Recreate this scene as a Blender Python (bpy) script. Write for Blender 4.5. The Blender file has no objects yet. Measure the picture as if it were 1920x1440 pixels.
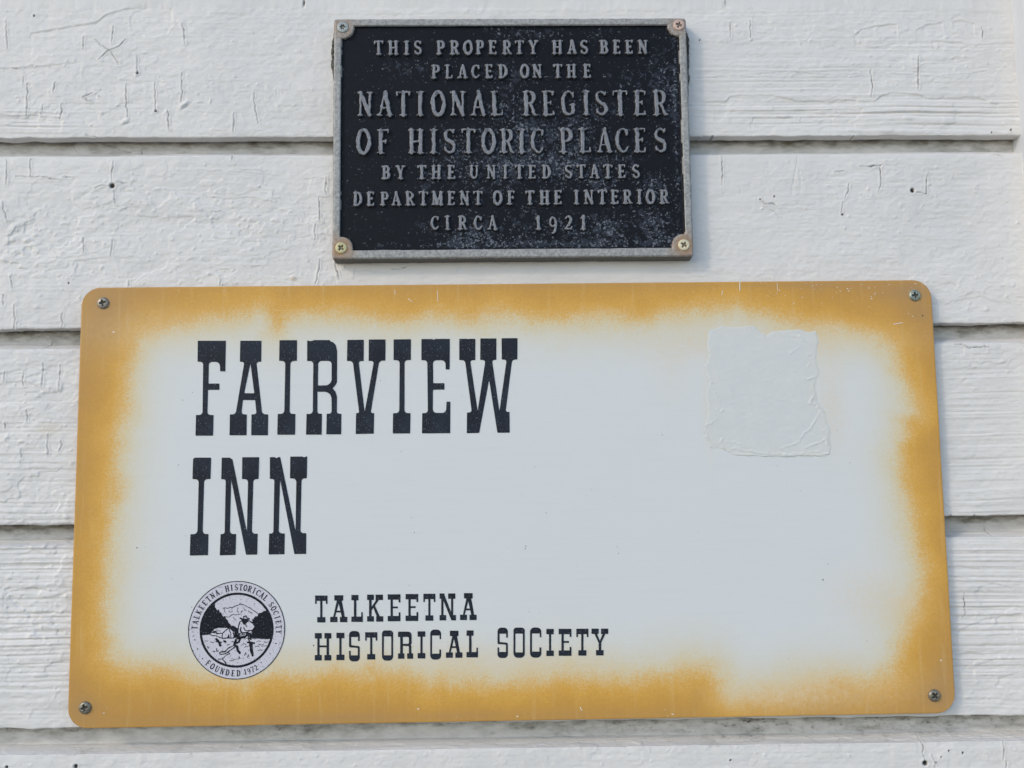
import bpy, math
import numpy as np
from mathutils import Matrix, Vector

S = bpy.context.scene
COL = S.collection
MM = 0.001
Z0 = 1.60                                   # height of the camera above the ground

# ------------------------------------------------------------------ camera
F = 1900.0; DIST = F / 2.64                 # photo focal length in photo pixels, distance to the wall in mm
PITCH, YAW, ROLL = (math.radians(a) for a in (6.19548, -1.09599, 0.52813))
def _r(axis, a): return np.array(Matrix.Rotation(a, 3, axis))
R = _r('Z', YAW) @ _r('X', PITCH) @ _r('Y', ROLL)
cam = bpy.data.objects.new('camera', bpy.data.cameras.new('camera')); COL.objects.link(cam)
m = Matrix.Identity(4)
for k, v in enumerate((R[:, 0], R[:, 2], -R[:, 1])):
    for i in range(3): m[i][k] = v[i]
m.translation = (0, -DIST * MM, Z0)
cam.matrix_world = m
cam.data.sensor_width = 36; cam.data.lens = 36 * F / 1920
cam.data.clip_start = 0.01; cam.data.clip_end = 3000
S.camera = cam

# ------------------------------------------------------------------ sky, sun, exposure
SUN = np.array([-1.30, -1.0, 0.88]); SUN /= np.linalg.norm(SUN)       # towards the sun
el = math.asin(SUN[2]); az = math.atan2(SUN[0], SUN[1])
w = bpy.data.worlds.new('World'); S.world = w; w.use_nodes = True
nt = w.node_tree
bg = nt.nodes['Background']; sky = nt.nodes.new('ShaderNodeTexSky')
sky.sky_type = 'NISHITA'; sky.sun_disc = False
sky.sun_elevation = el; sky.sun_rotation = az
sky.air_density = 1.0; sky.dust_density = 0.6; sky.ozone_density = 0.7
nt.links.new(sky.outputs[0], bg.inputs[0]); bg.inputs[1].default_value = 0.15
ld = bpy.data.lights.new('sun', 'SUN'); ld.energy = 0.5; ld.angle = math.radians(5); ld.color = (1.0, 0.86, 0.66)
sun = bpy.data.objects.new('sun', ld); COL.objects.link(sun)
sun.rotation_euler = Vector(SUN).to_track_quat('Z', 'Y').to_euler()
sun.location = (-1.5, -1.5, 3)
vs = S.view_settings
vs.view_transform = 'Standard'; vs.look = 'None'; vs.gamma = 1; vs.exposure = 0.74

# ------------------------------------------------------------------ measuring helpers (millimetres; x right, z up from the camera's foot on the wall)
def W(px, py, dep=0.0):
    "where the line of sight through a point of the photograph meets the plane dep mm in front of the wall"
    px = np.asarray(px, float); py = np.asarray(py, float)
    a = (px - 960) / F; b = -(py - 720) / F
    d = [R[i, 0] * a + R[i, 1] + R[i, 2] * b for i in range(3)]
    t = (DIST - dep) / d[1]
    return d[0] * t, d[2] * t
PXMM = 2.64

# ------------------------------------------------------------------ numpy noise
def vnoise(x, y, sx, sy, seed):
    rs = np.random.RandomState(seed); n = 257
    g = rs.rand(n, n) * 2 - 1
    u = x / sx + 1000.37; v = y / sy + 1000.61
    i = np.floor(u).astype(int); j = np.floor(v).astype(int)
    fu = u - i; fv = v - j
    fu = fu * fu * fu * (fu * (fu * 6 - 15) + 10); fv = fv * fv * fv * (fv * (fv * 6 - 15) + 10)
    i0 = i % n; i1 = (i + 1) % n; j0 = j % n; j1 = (j + 1) % n
    a = g[j0, i0] * (1 - fu) + g[j0, i1] * fu
    b = g[j1, i0] * (1 - fu) + g[j1, i1] * fu
    return a * (1 - fv) + b * fv
def fbm(x, y, sx, sy, seed, o=4, gain=.5):
    r = 0; a = 1; t = 0
    for k in range(o):
        r = r + a * vnoise(x, y, sx / 2 ** k, sy / 2 ** k, seed + k * 17); t += a; a *= gain
    return r / t
def sstep(a, b, x):
    t = np.clip((x - a) / (b - a), 0, 1); return t * t * (3 - 2 * t)

# ------------------------------------------------------------------ object helpers
def tag(o, label=None, cat=None, group=None, kind=None):
    if label: o['label'] = label
    if cat: o['category'] = cat
    if group: o['group'] = group
    if kind: o['kind'] = kind
    return o
def empty(name, loc):
    o = bpy.data.objects.new(name, None); COL.objects.link(o); o.location = loc; o.empty_display_size = .05
    return o
def link(name, me, parent=None, mat=None, loc=None):
    o = bpy.data.objects.new(name, me); COL.objects.link(o)
    if mat is not None and not me.materials: me.materials.append(mat)
    if parent is not None: o.parent = parent
    if loc is not None: o.location = loc
    return o
def mesh_np(name, V, Q, smooth=True, attrs=None, tris=None):
    "V (n,3) metres, Q (m,4) quads"
    me = bpy.data.meshes.new(name)
    V = np.asarray(V, dtype=np.float32); Q = np.asarray(Q, dtype=np.int32)
    loops = Q.ravel(); starts = np.arange(len(Q), dtype=np.int32) * 4; tot = np.full(len(Q), 4, np.int32)
    if tris is not None and len(tris):
        tris = np.asarray(tris, np.int32)
        starts = np.concatenate([starts, len(loops) + np.arange(len(tris), dtype=np.int32) * 3])
        tot = np.concatenate([tot, np.full(len(tris), 3, np.int32)]); loops = np.concatenate([loops, tris.ravel()])
    me.vertices.add(len(V)); me.vertices.foreach_set('co', V.ravel())
    me.loops.add(len(loops)); me.loops.foreach_set('vertex_index', loops)
    me.polygons.add(len(starts)); me.polygons.foreach_set('loop_start', starts); me.polygons.foreach_set('loop_total', tot)
    me.update(calc_edges=True)
    if smooth: me.polygons.foreach_set('use_smooth', np.ones(len(starts), bool))
    for k, a in (attrs or {}).items():
        at = me.attributes.new(k, 'FLOAT', 'POINT'); at.data.foreach_set('value', np.asarray(a, np.float32).ravel())
    me.validate()
    return me
def grid_quads(nr, nc):
    i = np.arange(nr - 1)[:, None] * nc + np.arange(nc - 1)[None, :]
    return np.stack([i, i + 1, i + nc + 1, i + nc], -1).reshape(-1, 4)

# ------------------------------------------------------------------ signed distances (negative inside)
def sd_poly(x, y, P):
    P = np.asarray(P, float); n = len(P)
    d = np.full(x.shape, 1e18); s = np.ones(x.shape)
    for i in range(n):
        ax, ay = P[i]; bx, by = P[i - 1]
        ex, ey = bx - ax, by - ay; wx, wy = x - ax, y - ay
        L = ex * ex + ey * ey
        if L < 1e-12: continue
        t = np.clip((wx * ex + wy * ey) / L, 0, 1)
        d = np.minimum(d, (wx - ex * t) ** 2 + (wy - ey * t) ** 2)
        c1 = y >= ay; c2 = y < by; c3 = ex * wy > ey * wx
        s = np.where((c1 & c2 & c3) | (~c1 & ~c2 & ~c3), -s, s)
    return s * np.sqrt(d)
def sd_seg(x, y, ax, ay, bx, by, w0, w1=None):
    w1 = w0 if w1 is None else w1
    ex, ey = bx - ax, by - ay
    t = np.clip(((x - ax) * ex + (y - ay) * ey) / max(ex * ex + ey * ey, 1e-12), 0, 1)
    return np.hypot(x - ax - ex * t, y - ay - ey * t) - (w0 + (w1 - w0) * t)
def sd_line(x, y, pts, w):
    d = np.full(x.shape, 1e9)
    for a, b in zip(pts[:-1], pts[1:]): d = np.minimum(d, sd_seg(x, y, a[0], a[1], b[0], b[1], w))
    return d
def fillet(P, n=7):
    "polygon with (x, y[, radius]) vertices -> plain polygon"
    out = []
    N = len(P)
    for i in range(N):
        p = np.array(P[i][:2], float)
        if len(P[i]) < 3: out.append(p); continue
        r = P[i][2]; a = np.array(P[i - 1][:2], float); b = np.array(P[(i + 1) % N][:2], float)
        u = a - p; v = b - p; lu = np.linalg.norm(u); lv = np.linalg.norm(v); u /= lu; v /= lv
        ang = math.acos(max(-1, min(1, float(u @ v)))); t = r
        t = min(t, lu * .49, lv * .49)
        for k in range(n + 1):
            q = k / n                                       # quadratic blend, close to an arc
            out.append((1 - q) ** 2 * (p + u * t) + 2 * q * (1 - q) * (p + u * t * .12 + v * t * .12) + q * q * (p + v * t))
    return np.array(out)

def field_mesh(name, f, u0, u1, v0, v1, cell, to3d):
    "flat mesh of the region f(u, v) < 0, cut cleanly along the zero line; to3d(u, v) -> (n,3) metres"
    nu = max(2, int(math.ceil((u1 - u0) / cell)) + 1); nv = max(2, int(math.ceil((v1 - v0) / cell)) + 1)
    us = np.linspace(u0, u1, nu); vs_ = np.linspace(v0, v1, nv)
    U, V = np.meshgrid(us, vs_)
    D = f(U, V); I = D < 0
    cnt = I[:-1, :-1].astype(int) + I[1:, :-1] + I[:-1, 1:] + I[1:, 1:]
    pts = []; faces = []
    def add(poly):
        b = len(pts); pts.extend(poly); faces.append(list(range(b, b + len(poly))))
    for j in range(nv - 1):
        row = cnt[j]; i = 0
        full = np.where(row == 4)[0]
        if len(full):
            br = np.where(np.diff(full) > 1)[0]
            for seg in np.split(full, br + 1):
                a, b = seg[0], seg[-1] + 1
                add([(us[a], vs_[j]), (us[b], vs_[j]), (us[b], vs_[j + 1]), (us[a], vs_[j + 1])])
        for i in np.where((row > 0) & (row < 4))[0]:
            c = [(i, j), (i + 1, j), (i + 1, j + 1), (i, j + 1)]; poly = []
            for k in range(4):
                a = c[k]; b = c[(k + 1) % 4]; da = D[a[1], a[0]]; db = D[b[1], b[0]]
                if da < 0: poly.append((us[a[0]], vs_[a[1]]))
                if (da < 0) != (db < 0):
                    t = da / (da - db)
                    poly.append((us[a[0]] + (us[b[0]] - us[a[0]]) * t, vs_[a[1]] + (vs_[b[1]] - vs_[a[1]]) * t))
            if len(poly) >= 3: add(poly)
    if not pts: return None
    P = np.array(pts); co = to3d(P[:, 0], P[:, 1])
    me = bpy.data.meshes.new(name); me.from_pydata(co.tolist(), [], faces); me.update()
    return me

# ------------------------------------------------------------------ material helpers
def lin(r, g, b):
    f = lambda c: c / 12.92 if c <= .04045 else ((c + .055) / 1.055) ** 2.4
    return (f(r / 255), f(g / 255), f(b / 255), 1)
class Mat:
    def __init__(s, name, rough=.6, spec=.4, metal=0):
        s.m = bpy.data.materials.new(name); s.m.use_nodes = True; s.t = s.m.node_tree; s.b = s.t.nodes['Principled BSDF']
        s.b.inputs['Roughness'].default_value = rough; s.b.inputs['Specular IOR Level'].default_value = spec
        s.b.inputs['Metallic'].default_value = metal
        s.tc = s.n('ShaderNodeTexCoord').outputs['Object']
    def n(s, t, **k):
        x = s.t.nodes.new(t)
        for a, b in k.items(): setattr(x, a, b)
        return x
    def l(s, a, b): s.t.links.new(a, b)
    def val(s, x, sock):
        if isinstance(x, (int, float)): sock.default_value = x
        elif isinstance(x, tuple): sock.default_value = x
        else: s.l(x, sock)
    def noise(s, scale, detail=3, rough=.55, vec=None, stretch=None, seed=0):
        x = s.n('ShaderNodeTexNoise'); x.noise_dimensions = '3D'
        x.inputs['Scale'].default_value = scale; x.inputs['Detail'].default_value = detail; x.inputs['Roughness'].default_value = rough
        v = vec or s.tc
        mp = s.n('ShaderNodeMapping'); s.l(v, mp.inputs[0])
        mp.inputs['Scale'].default_value = stretch or (1, 1, 1); mp.inputs['Location'].default_value = (seed * 1.7, seed * .9, seed * 2.3)
        s.l(mp.outputs[0], x.inputs['Vector']); return x.outputs['Fac']
    def attr(s, name): return s.n('ShaderNodeAttribute', attribute_name=name).outputs['Fac']
    def math(s, op, a, b=0.0, clamp=False):
        x = s.n('ShaderNodeMath', operation=op, use_clamp=clamp); s.val(a, x.inputs[0]); s.val(b, x.inputs[1]); return x.outputs[0]
    def rng(s, a, lo, hi, t0=0.0, t1=1.0):
        x = s.n('ShaderNodeMapRange', interpolation_type='SMOOTHSTEP'); s.val(a, x.inputs[0])
        for k, v in zip((1, 2, 3, 4), (lo, hi, t0, t1)): x.inputs[k].default_value = v
        return x.outputs[0]
    def mix(s, f, a, b, mode='MIX'):
        x = s.n('ShaderNodeMix', data_type='RGBA', blend_type=mode); s.val(f, x.inputs[0]); s.val(a, x.inputs[6]); s.val(b, x.inputs[7]); return x.outputs[2]
    def ramp(s, f, stops):
        x = s.n('ShaderNodeValToRGB'); s.val(f, x.inputs[0]); e = x.color_ramp.elements
        e[0].position = stops[0][0]; e[0].color = stops[0][1]; e[1].position = stops[-1][0]; e[1].color = stops[-1][1]
        for p, c in stops[1:-1]:
            q = e.new(p); q.color = c
        return x.outputs[0]
    def color(s, c): s.val(c, s.b.inputs['Base Color'])
    def bump(s, h, dist, strength=1.0):
        x = s.n('ShaderNodeBump'); x.inputs['Distance'].default_value = dist; x.inputs['Strength'].default_value = strength
        s.l(h, x.inputs['Height']); s.l(x.outputs[0], s.b.inputs['Normal'])

# white weathered house paint
mp = Mat('white_house_paint', .55, .35)
base = mp.mix(mp.rng(mp.noise(14, 4), .35, .7), (.77, .735, .695, 1), (.725, .695, .66, 1))
base = mp.mix(mp.rng(mp.noise(90, 4, .7, seed=3), .58, .75, 0, .35), base, (.60, .59, .56, 1))
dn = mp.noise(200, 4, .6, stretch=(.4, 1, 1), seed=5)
dirt_shade = mp.math('MULTIPLY', mp.attr('dirt_shade'), mp.rng(dn, .30, .68, .45, 1.0), True)
base = mp.mix(dirt_shade, base, (.17, .155, .115, 1))  # tint for grime and for the joint shade painted into the colour
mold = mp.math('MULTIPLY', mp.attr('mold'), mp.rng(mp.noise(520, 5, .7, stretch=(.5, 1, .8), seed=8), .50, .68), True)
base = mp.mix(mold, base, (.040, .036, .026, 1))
base = mp.mix(mp.math('MULTIPLY', mp.attr('stain'), .6, True), base, lin(205, 180, 130))
mp.color(mp.mix(mp.attr('crack'), base, (.030, .028, .026, 1)))
mp.bump(mp.noise(700, 3, .6), .00022, .55)
PAINT = mp.m

# ------------------------------------------------------------------ the siding
LIPS = [401.5, 260.5, 119.9, -18.4, -156.5, -295.5]        # height of each board's lower lip
GROOVE = {401.5: (8.8, 7.2, 13.2), 260.5: (12.0, 8.6, 14.0), 119.9: (12.5, 9.2, 14.5), -18.4: (13.5, 10.8, 15.2), -156.5: (15.4, 13.2, 17.5), -295.5: (12, 10, 15)}
TRIMX = float(W(1913.5, 250)[0])

# features of the paint, at their places on the wall: (points in the photograph, half width mm, darkness, edge lift mm)
CR = [
 [(11,40),(13,62),(14,90)], [(158,68),(157,92)], [(213,50),(211,80)], [(342,45),(345,60),(347,82)], [(255,105),(257,120),(260,135)],
 [(52,155),(51,190),(49,218)], [(45,143),(43,158)], [(104,155),(101,172)], [(116,195),(114,222)], [(80,198),(78,215)],
 [(236,158),(237,190),(239,220)], [(291,155),(292,208)], [(341,137),(342,160),(341,190)], [(315,205),(318,245)], [(439,213),(438,247)],
 [(476,175),(479,203),(482,215),(485,233)], [(177,73),(195,90),(207,95),(215,108),(224,121)], [(236,73),(222,88),(203,95),(185,112)],
 [(157,181),(165,188),(172,192)], [(157,181),(172,176)], [(23,128),(38,129)], [(55,123),(65,123)], [(185,181),(194,181)],
 [(213,302),(210,322),(210,340)], [(213,357),(216,370),(217,382)], [(178,353),(190,348),(204,350)], [(217,342),(226,342),(236,344)],
 [(80,332),(100,335),(113,337)], [(118,332),(133,333)], [(30,330),(70,331),(80,332)], [(12,300),(13,315),(13,345)], [(57,298),(58,330)], [(5,378),(8,395),(13,418)],
 [(612,332),(612,345),(611,367)], [(598,370),(599,395),(600,418)], [(592,420),(591,450)], [(157,445),(157,475)], [(210,450),(208,480)],
 [(20,520),(22,532),(23,542)], [(27,572),(28,590),(27,615)], [(6,553),(7,572)], [(117,588),(117,613)], [(242,526),(241,538)],
 [(413,523),(413,537)], [(601,485),(596,510),(592,532)], [(629,492),(631,505),(636,525)],
 [(81,680),(80,700),(80,725)], [(113,685),(111,733)], [(44,697),(44,725)], [(9,697),(8,715)], [(51,769),(52,790)], [(90,815),(90,855)],
 [(116,825),(117,835),(113,845)], [(10,790),(10,805)], [(40,842),(40,860)], [(86,633),(78,652)],
 [(1633,130),(1636,152),(1635,180)], [(1722,105),(1723,165)], [(1407,37),(1407,72)], [(1370,42),(1370,70)], [(1358,0),(1359,8),(1355,15)], [(1842,50),(1843,72)],
 [(1354,292),(1355,320),(1355,346)], [(1425,374),(1434,382),(1448,382),(1459,388)], [(1740,325),(1738,345),(1737,364),(1726,361),(1718,361)],
 [(1651,310),(1652,345),(1648,358)], [(1592,345),(1590,358),(1584,372)], [(1580,380),(1578,403)], [(1565,323),(1584,321)], [(1612,312),(1652,311)],
 [(1755,637),(1770,638),(1788,639)], [(1790,645),(1805,645),(1812,650),(1818,652),(1840,651),(1846,650),(1855,651)],
 [(1807,1112),(1808,1132),(1811,1148),(1806,1160)], [(1730,1383),(1731,1410),(1735,1427)], [(1747,1415),(1752,1427),(1754,1440)],
 [(1882,1388),(1882,1408),(1881,1425)], [(1887,1428),(1887,1440)], [(1787,1387),(1820,1387)], [(1853,1386),(1862,1386)], [(1874,1386),(1884,1387),(1892,1386)], [(1910,1386),(1920,1386)],
 [(1862,990),(1864,1004)], [(255,270),(257,284)], [(236,267),(244,275)], [(122,263),(132,273)], [(337,272),(337,281)],
 [(160,252),(190,262),(215,270),(228,275),(250,272)], [(733,503),(742,505),(750,506)], [(750,505),(757,502),(763,500)],
 [(1868,268),(1872,278)], [(1860,286),(1878,292)], [(434,288),(436,300)],
]
SOFT = [   # long shallow cracks and scuffs: thin, faint
 [(1295,147),(1330,145),(1400,141),(1480,134),(1540,140),(1580,140),(1630,137),(1700,139),(1760,143),(1860,132)],
 [(370,320),(440,322),(520,330)], [(560,336),(600,334),(622,339)], [(1790,925),(1830,925),(1862,920),(1890,925),(1919,921)],
 [(1760,1065),(1800,1062),(1850,1070)], [(0,218),(40,219),(80,216),(115,222)], [(30,700),(50,702)], [(640,507),(700,509),(730,514)],
 [(150,560),(158,590)], [(1630,85),(1640,88)], [(505,320),(440,317)], [(1780,1080),(1840,1090),(1900,1105)], [(1820,1250),(1870,1235),(1915,1238)],
 [(1425,380),(1440,392),(1455,400),(1468,408)],
]
STEPS = [  # edges of flaked old paint under the new coat: surface drops below the line
 ([(0,128),(60,126),(110,121),(150,116)], .30), ([(60,62),(120,52),(180,42),(200,28),(235,16),(260,14),(285,5),(320,16)], .34),
 ([(0,215),(40,218),(60,215),(115,223),(116,208)], .4),
 ([(1325,192),(1360,191),(1368,182),(1390,179),(1450,179),(1485,186),(1492,189),(1560,190),(1570,186),(1640,190),(1655,178),(1672,174),(1720,176),(1745,185),(1800,182),(1835,182),(1870,195)], .42),
 ([(1410,228),(1412,219),(1450,216),(1465,221),(1500,214),(1560,216)], .3), ([(1605,63),(1615,55),(1640,48),(1680,45)], .35),
 ([(1720,55),(1740,45),(1765,42)], .3), ([(1750,75),(1790,78),(1830,84),(1900,80)], .3), ([(1790,38),(1805,37),(1824,43)], .35),
 ([(20,440),(30,425),(60,418)], .3), ([(1495,290),(1500,330),(1485,345)], .25), ([(0,700),(60,690),(140,700)], .2),
 ([(10,1110),(60,1102),(120,1110)], .3), ([(0,1180),(70,1172),(135,1190)], .3), ([(1800,1180),(1850,1160),(1915,1150)], .35),
]
HOLES = [(210,348,2.1),(1711,357,1.8),(1735,1431,2.1),(1425,374,.8),(1452,369,.7),(1580,403,.9),(1779,1408,.7),(1806,1412,.8),(1765,1420,.8),
         (141,1438,1.7),(12,1439,1.2),(1312,75,.7),(64,29,.8),(258,137,1.1),(129,531,.7),(1370,1426,.8),(1860,247,.8),(1896,243,.8),(570,2,1.4),(292,208,.8),(1756,1430,.6)]
BUMPS = [(345,197,6.6,2.1,1.25,38),(235,228,6.2,2.0,1.15,20),(395,190,3.0,.9,.5,70),(375,192,4.5,.8,.35,0),(272,99,4.0,1.0,.4,0),(258,140,4.5,1.3,.35,25),
         (1598,243,6.5,2.2,.55,-5),(1702,221,6.0,1.9,.6,-8),(1665,243,9,3,.4,0),(1678,263,6,3,.8,0),(1500,222,3,1,.4,60),(1408,75,1.6,1,.6,0),(1520,75,3,1,.4,40),
         (12,822,3.2,2.6,.8,0),(42,828,4.5,1.6,.6,10),(30,1170,9,4,.6,0),(60,1190,5,3,.5,0),(70,1145,6,3,.5,0),(1880,678,5,1.8,.6,15),(1900,535,2,1.5,.6,0),
         (550,521,4,2.6,.8,0),(545,512,5,.8,.4,20),(1850,1050,6,1,.4,0),(190,490,4,1.5,.4,0),(70,575,5,2,.35,15),(1850,580,3,2,.5,0),(25,430,9,3.5,.8,25),(20,450,9,3,.7,10),(35,470,6,2,.5,0),(1775,545,3,1.2,.4,0),(125,970,3,2,.7,-20),(20,972,5,1.5,.4,0)]
GRAIN = [(1650,225,330,32,1.0),(45,240,80,20,.9),(1850,1120,90,150,.9),(60,1050,120,60,.6),(60,880,110,90,.25),(1840,800,110,120,.35),(1500,130,300,60,.25),(1000,10,350,30,.3),(60,1230,110,110,.8),(1850,1280,100,60,.5),(1500,300,300,12,.3),(1500,1410,500,22,.25)]
LUMPY = [(520,420,170,60,1.0),(300,400,180,60,.9),(60,470,100,60,1.5),(1800,560,120,60,.8),(60,1130,110,120,1.6),(60,940,110,40,1.3),(60,770,90,80,1.2),(1850,1230,90,90,.7),(200,180,230,80,.5),(1750,110,200,60,.6),(1700,370,250,60,.45),(300,520,260,30,.8),(1850,670,90,40,.8),(1000,1420,900,20,.5)]
STAINS = [(90,805,22,10,.45),(550,521,5,3,.8),(30,650,12,5,.25),(75,1160,8,4,.2)]

def gsum(X, Z, L):
    r = 0
    for (px, py, rx, ry, a) in L:
        cx, cz = W(px, py)
        r = r + a * np.exp(-(((X - cx) / (rx / PXMM)) ** 2 + ((Z - cz) / (ry / PXMM)) ** 2))
    return r
_rs = np.random.RandomState(11)
PIM = []                                                     # little paint pimples and trapped grit
for (px, py, rx, ry, a) in LUMPY:
    cx, cz = W(px, py)
    for _ in range(int(rx * ry * a / 85)):
        q = _rs.randn(2)
        PIM.append((cx + q[0] * rx / PXMM * .8, cz + q[1] * ry / PXMM * .8, _rs.uniform(.5, 1.3), _rs.uniform(.18, .5)))
for _ in range(420):
    cx, cz = W(_rs.uniform(0, 1920), _rs.uniform(0, 1440)); PIM.append((float(cx), float(cz), _rs.uniform(.4, 1.0), _rs.uniform(.1, .35)))
CRX = []                                                     # short random checks in the old paint, mostly vertical
for _ in range(60):
    px = _rs.uniform(0, 1910); py = _rs.uniform(5, 1430)
    L = _rs.uniform(8, 34); CRX.append([(px, py), (px + _rs.uniform(-2, 2), py + L * .5), (px + _rs.uniform(-3, 3), py + L)])

def board_relief(X, Z, seed):
    h = .6 * fbm(X, Z, 90, 40, seed, 3) + .15 * fbm(X, Z, 3.6, 2.4, 5, 3) + .09 * vnoise(X, Z, 9, 1.4, seed + 3) * (.4 + .6 * vnoise(X, Z, 60, 30, 4) ** 2) + .23 * fbm(X, Z, 13, 8, seed + 4, 3)
    g = gsum(X, Z, GRAIN); l = gsum(X, Z, LUMPY)
    Zw = Z + 1.6 * fbm(X, Z, 70, 30, seed + 9, 2)
    ridge = vnoise(X, Zw, 130, 1.45, seed + 21) + .5 * vnoise(X, Zw, 60, .8, seed + 22)
    h = h + (.045 + .60 * np.clip(g, 0, 1.1)) * ridge
    h = h + np.clip(l, 0, 1.6) * (.15 * fbm(X, Z, 7, 5, seed + 31, 3) + .36 * fbm(X, Z, 26, 15, seed + 33, 2))
    n = fbm(X + 3 * fbm(X, Z, 12, 8, 77, 2), Z, 34, 15, seed + 41, 4)
    h = h - .28 * sstep(.10, .14, n) * (.25 + np.clip(l + g, 0, 1)) + .18 * sstep(.22, .25, -n) * (.3 + np.clip(l, 0, 1))
    n2 = fbm(X + 2 * fbm(X, Z, 8, 6, 78, 2), Z, 16, 9, seed + 47, 4)
    h = h - .08 * sstep(.14, .19, n2) * (.25 + np.clip(l, 0, 1))
    return h * 1.3

def build_board(k, zl, zu, xs, fine_top, fine_bottom):
    "one siding board: lower lip at zl, tucked behind the lip of the board above at zu"
    dp, hf, H = GROOVE[zu]; dpn = GROOVE[zl][0]
    prof = []                                                # (z, depth behind the face, normal z, normal out)
    for z in (zu + 9, zu + 4, zu + 1): prof.append((z, dp, 0, 1))
    st = .55
    for z in np.arange(zu, zu - hf, -st): prof.append((z, dp, 0, 1))
    L = math.hypot(H - hf, dp); nz, no = dp / L, (H - hf) / L
    nb = int(L / st)
    for t in np.linspace(0, 1, nb, endpoint=False):
        e = .10
        z = zu - hf - (H - hf) * t; d = dp * (1 - t)
        d -= 0.5 * max(0, 1 - abs(t) / e) ** 2 * .3
        a = sstep(.85, 1.0, t)
        prof.append((z, d, nz * (1 - a), no * (1 - a) + a))
    top = zu - H; rr = 1.3; bot = zl + rr
    z = top
    while z > bot + .2:
        prof.append((z, .35 * math.exp(-(top - z) / 2.0) - .0, 0, 1))
        f = (z > top - fine_top) or (z < bot + fine_bottom)
        z -= .6 if f else 4.0
    for a in np.linspace(0, 90, 5):
        c, s_ = math.cos(math.radians(a)), math.sin(math.radians(a)); prof.append((zl + rr - rr * s_, rr - rr * c, -s_, c))
    for d in np.linspace(rr + 1, dpn - 2.9, 6): prof.append((zl, d, -1, 0))
    prof.append((zl + 6, dpn - 2.4, 0, -1))
    P = np.array(prof); nr = len(P); nc = len(xs)
    X = np.broadcast_to(xs[None, :], (nr, nc)); Z = np.broadcast_to(P[:, 0][:, None], (nr, nc))
    s = np.concatenate([[0], np.cumsum(np.hypot(np.diff(P[:, 0]), np.diff(P[:, 1])))])[:, None]
    Sx = np.broadcast_to(zu + 9 - s, (nr, nc))               # runs down the surface
    h = board_relief(X, Sx, 100 + k * 13)
    edge = np.exp(-((Z - zl) / 3.0) ** 2)
    h = h + edge * .75 * fbm(X, Z * 0, 16, 9, 300 + k, 5) - .15 * edge
    crack = np.zeros((nr, nc)); dirt_shade = np.zeros((nr, nc)); mold = np.zeros((nr, nc)); h = np.array(h)
    stain = np.clip(gsum(X, Z, STAINS), 0, 1)
    x0, x1 = xs[0], xs[-1]; zc = P[:, 0]
    front = (P[:, 3] > .3)
    def window(cx0, cx1, cz0, cz1):
        i = np.searchsorted(xs, [cx0, cx1]); r = np.where((zc >= cz0) & (zc <= cz1) & front)[0]
        if i[1] - i[0] < 1 or len(r) < 1: return None
        return slice(r[0], r[-1] + 1), slice(i[0], i[1])
    def lines(Ls, hw, dark, lift, dz=0):
        for ln in Ls:
            q = [tuple(float(c) for c in W(*p)) for p in ln]
            qx = [p[0] for p in q]; qz = [p[1] for p in q]
            wd = window(min(qx) - 3, max(qx) + 3, min(qz) - 3, max(qz) + 3)
            if wd is None: continue
            xx, zz = X[wd], Z[wd]
            jx = .55 * vnoise(xx, zz, 3.5, 3.5, 901) + .25 * vnoise(xx, zz, 1.2, 1.2, 902)
            d = sd_line(xx + jx, zz + jx, q, 0)
            tap = 1.0
            L_ = max(qx[0], qx[-1]) - min(qx[0], qx[-1]) + max(qz) - min(qz) + 1e-3
            end = np.minimum(np.hypot(xx - qx[0], zz - qz[0]), np.hypot(xx - qx[-1], zz - qz[-1]))
            sv = .55 + .45 * ((hash((int(qx[0] * 7), int(qz[0] * 5))) % 97) / 97)
            tap = sstep(0, min(5, L_ * .35), end) * (.75 + .5 * vnoise(xx, zz, 2.5, 2.5, 77)) * sv
            c = np.clip(1 - d / hw, 0, 1) * dark * np.clip(tap, .3, 1)
            crack[wd] = np.maximum(crack[wd], c)
            h[wd] += lift * np.exp(-((d - hw * 1.5) / .7) ** 2) - lift * 1.6 * np.exp(-(d / (hw * .8)) ** 2)
    lines(CR, .54, 1.0, .26); lines(SOFT, .5, .34, .12)
    lines(CRX, .5, .26, .07)
    for ln, drop in STEPS:
        q = [tuple(float(c) for c in W(*p)) for p in ln]
        qx = [p[0] for p in q]; qz = [p[1] for p in q]
        wd = window(min(qx) - 1, max(qx) + 1, min(qz) - 16, max(qz) + 6)
        if wd is None: continue
        xx, zz = X[wd], Z[wd]
        o = np.argsort(qx); line = np.interp(xx, np.array(qx)[o], np.array(qz)[o]) + .7 * fbm(xx, zz, 5, 50, 55, 3)
        dd = line - zz                                       # below the line
        h[wd] -= 1.35 * drop * sstep(-.25, .5, dd) * np.exp(-np.clip(dd, 0, 99) / 7.0)
        h[wd] += drop * .35 * np.exp(-((dd + .9) / .8) ** 2)
    for (px, py, r) in HOLES:
        cx, cz = W(px, py); wd = window(cx - 6, cx + 6, cz - 6, cz + 6)
        if wd is None: continue
        xx, zz = X[wd], Z[wd]; d = np.hypot(xx - cx, (zz - cz) * .92) + .25 * vnoise(xx, zz, 1.5, 1.5, 31)
        h[wd] -= 1.5 * (1 - sstep(r * .45, r * 1.0, d)); h[wd] += .22 * np.exp(-((d - r * 1.35) / .7) ** 2)
        crack[wd] = np.maximum(crack[wd], 1 - sstep(r * .55, r * .98, d))
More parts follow.
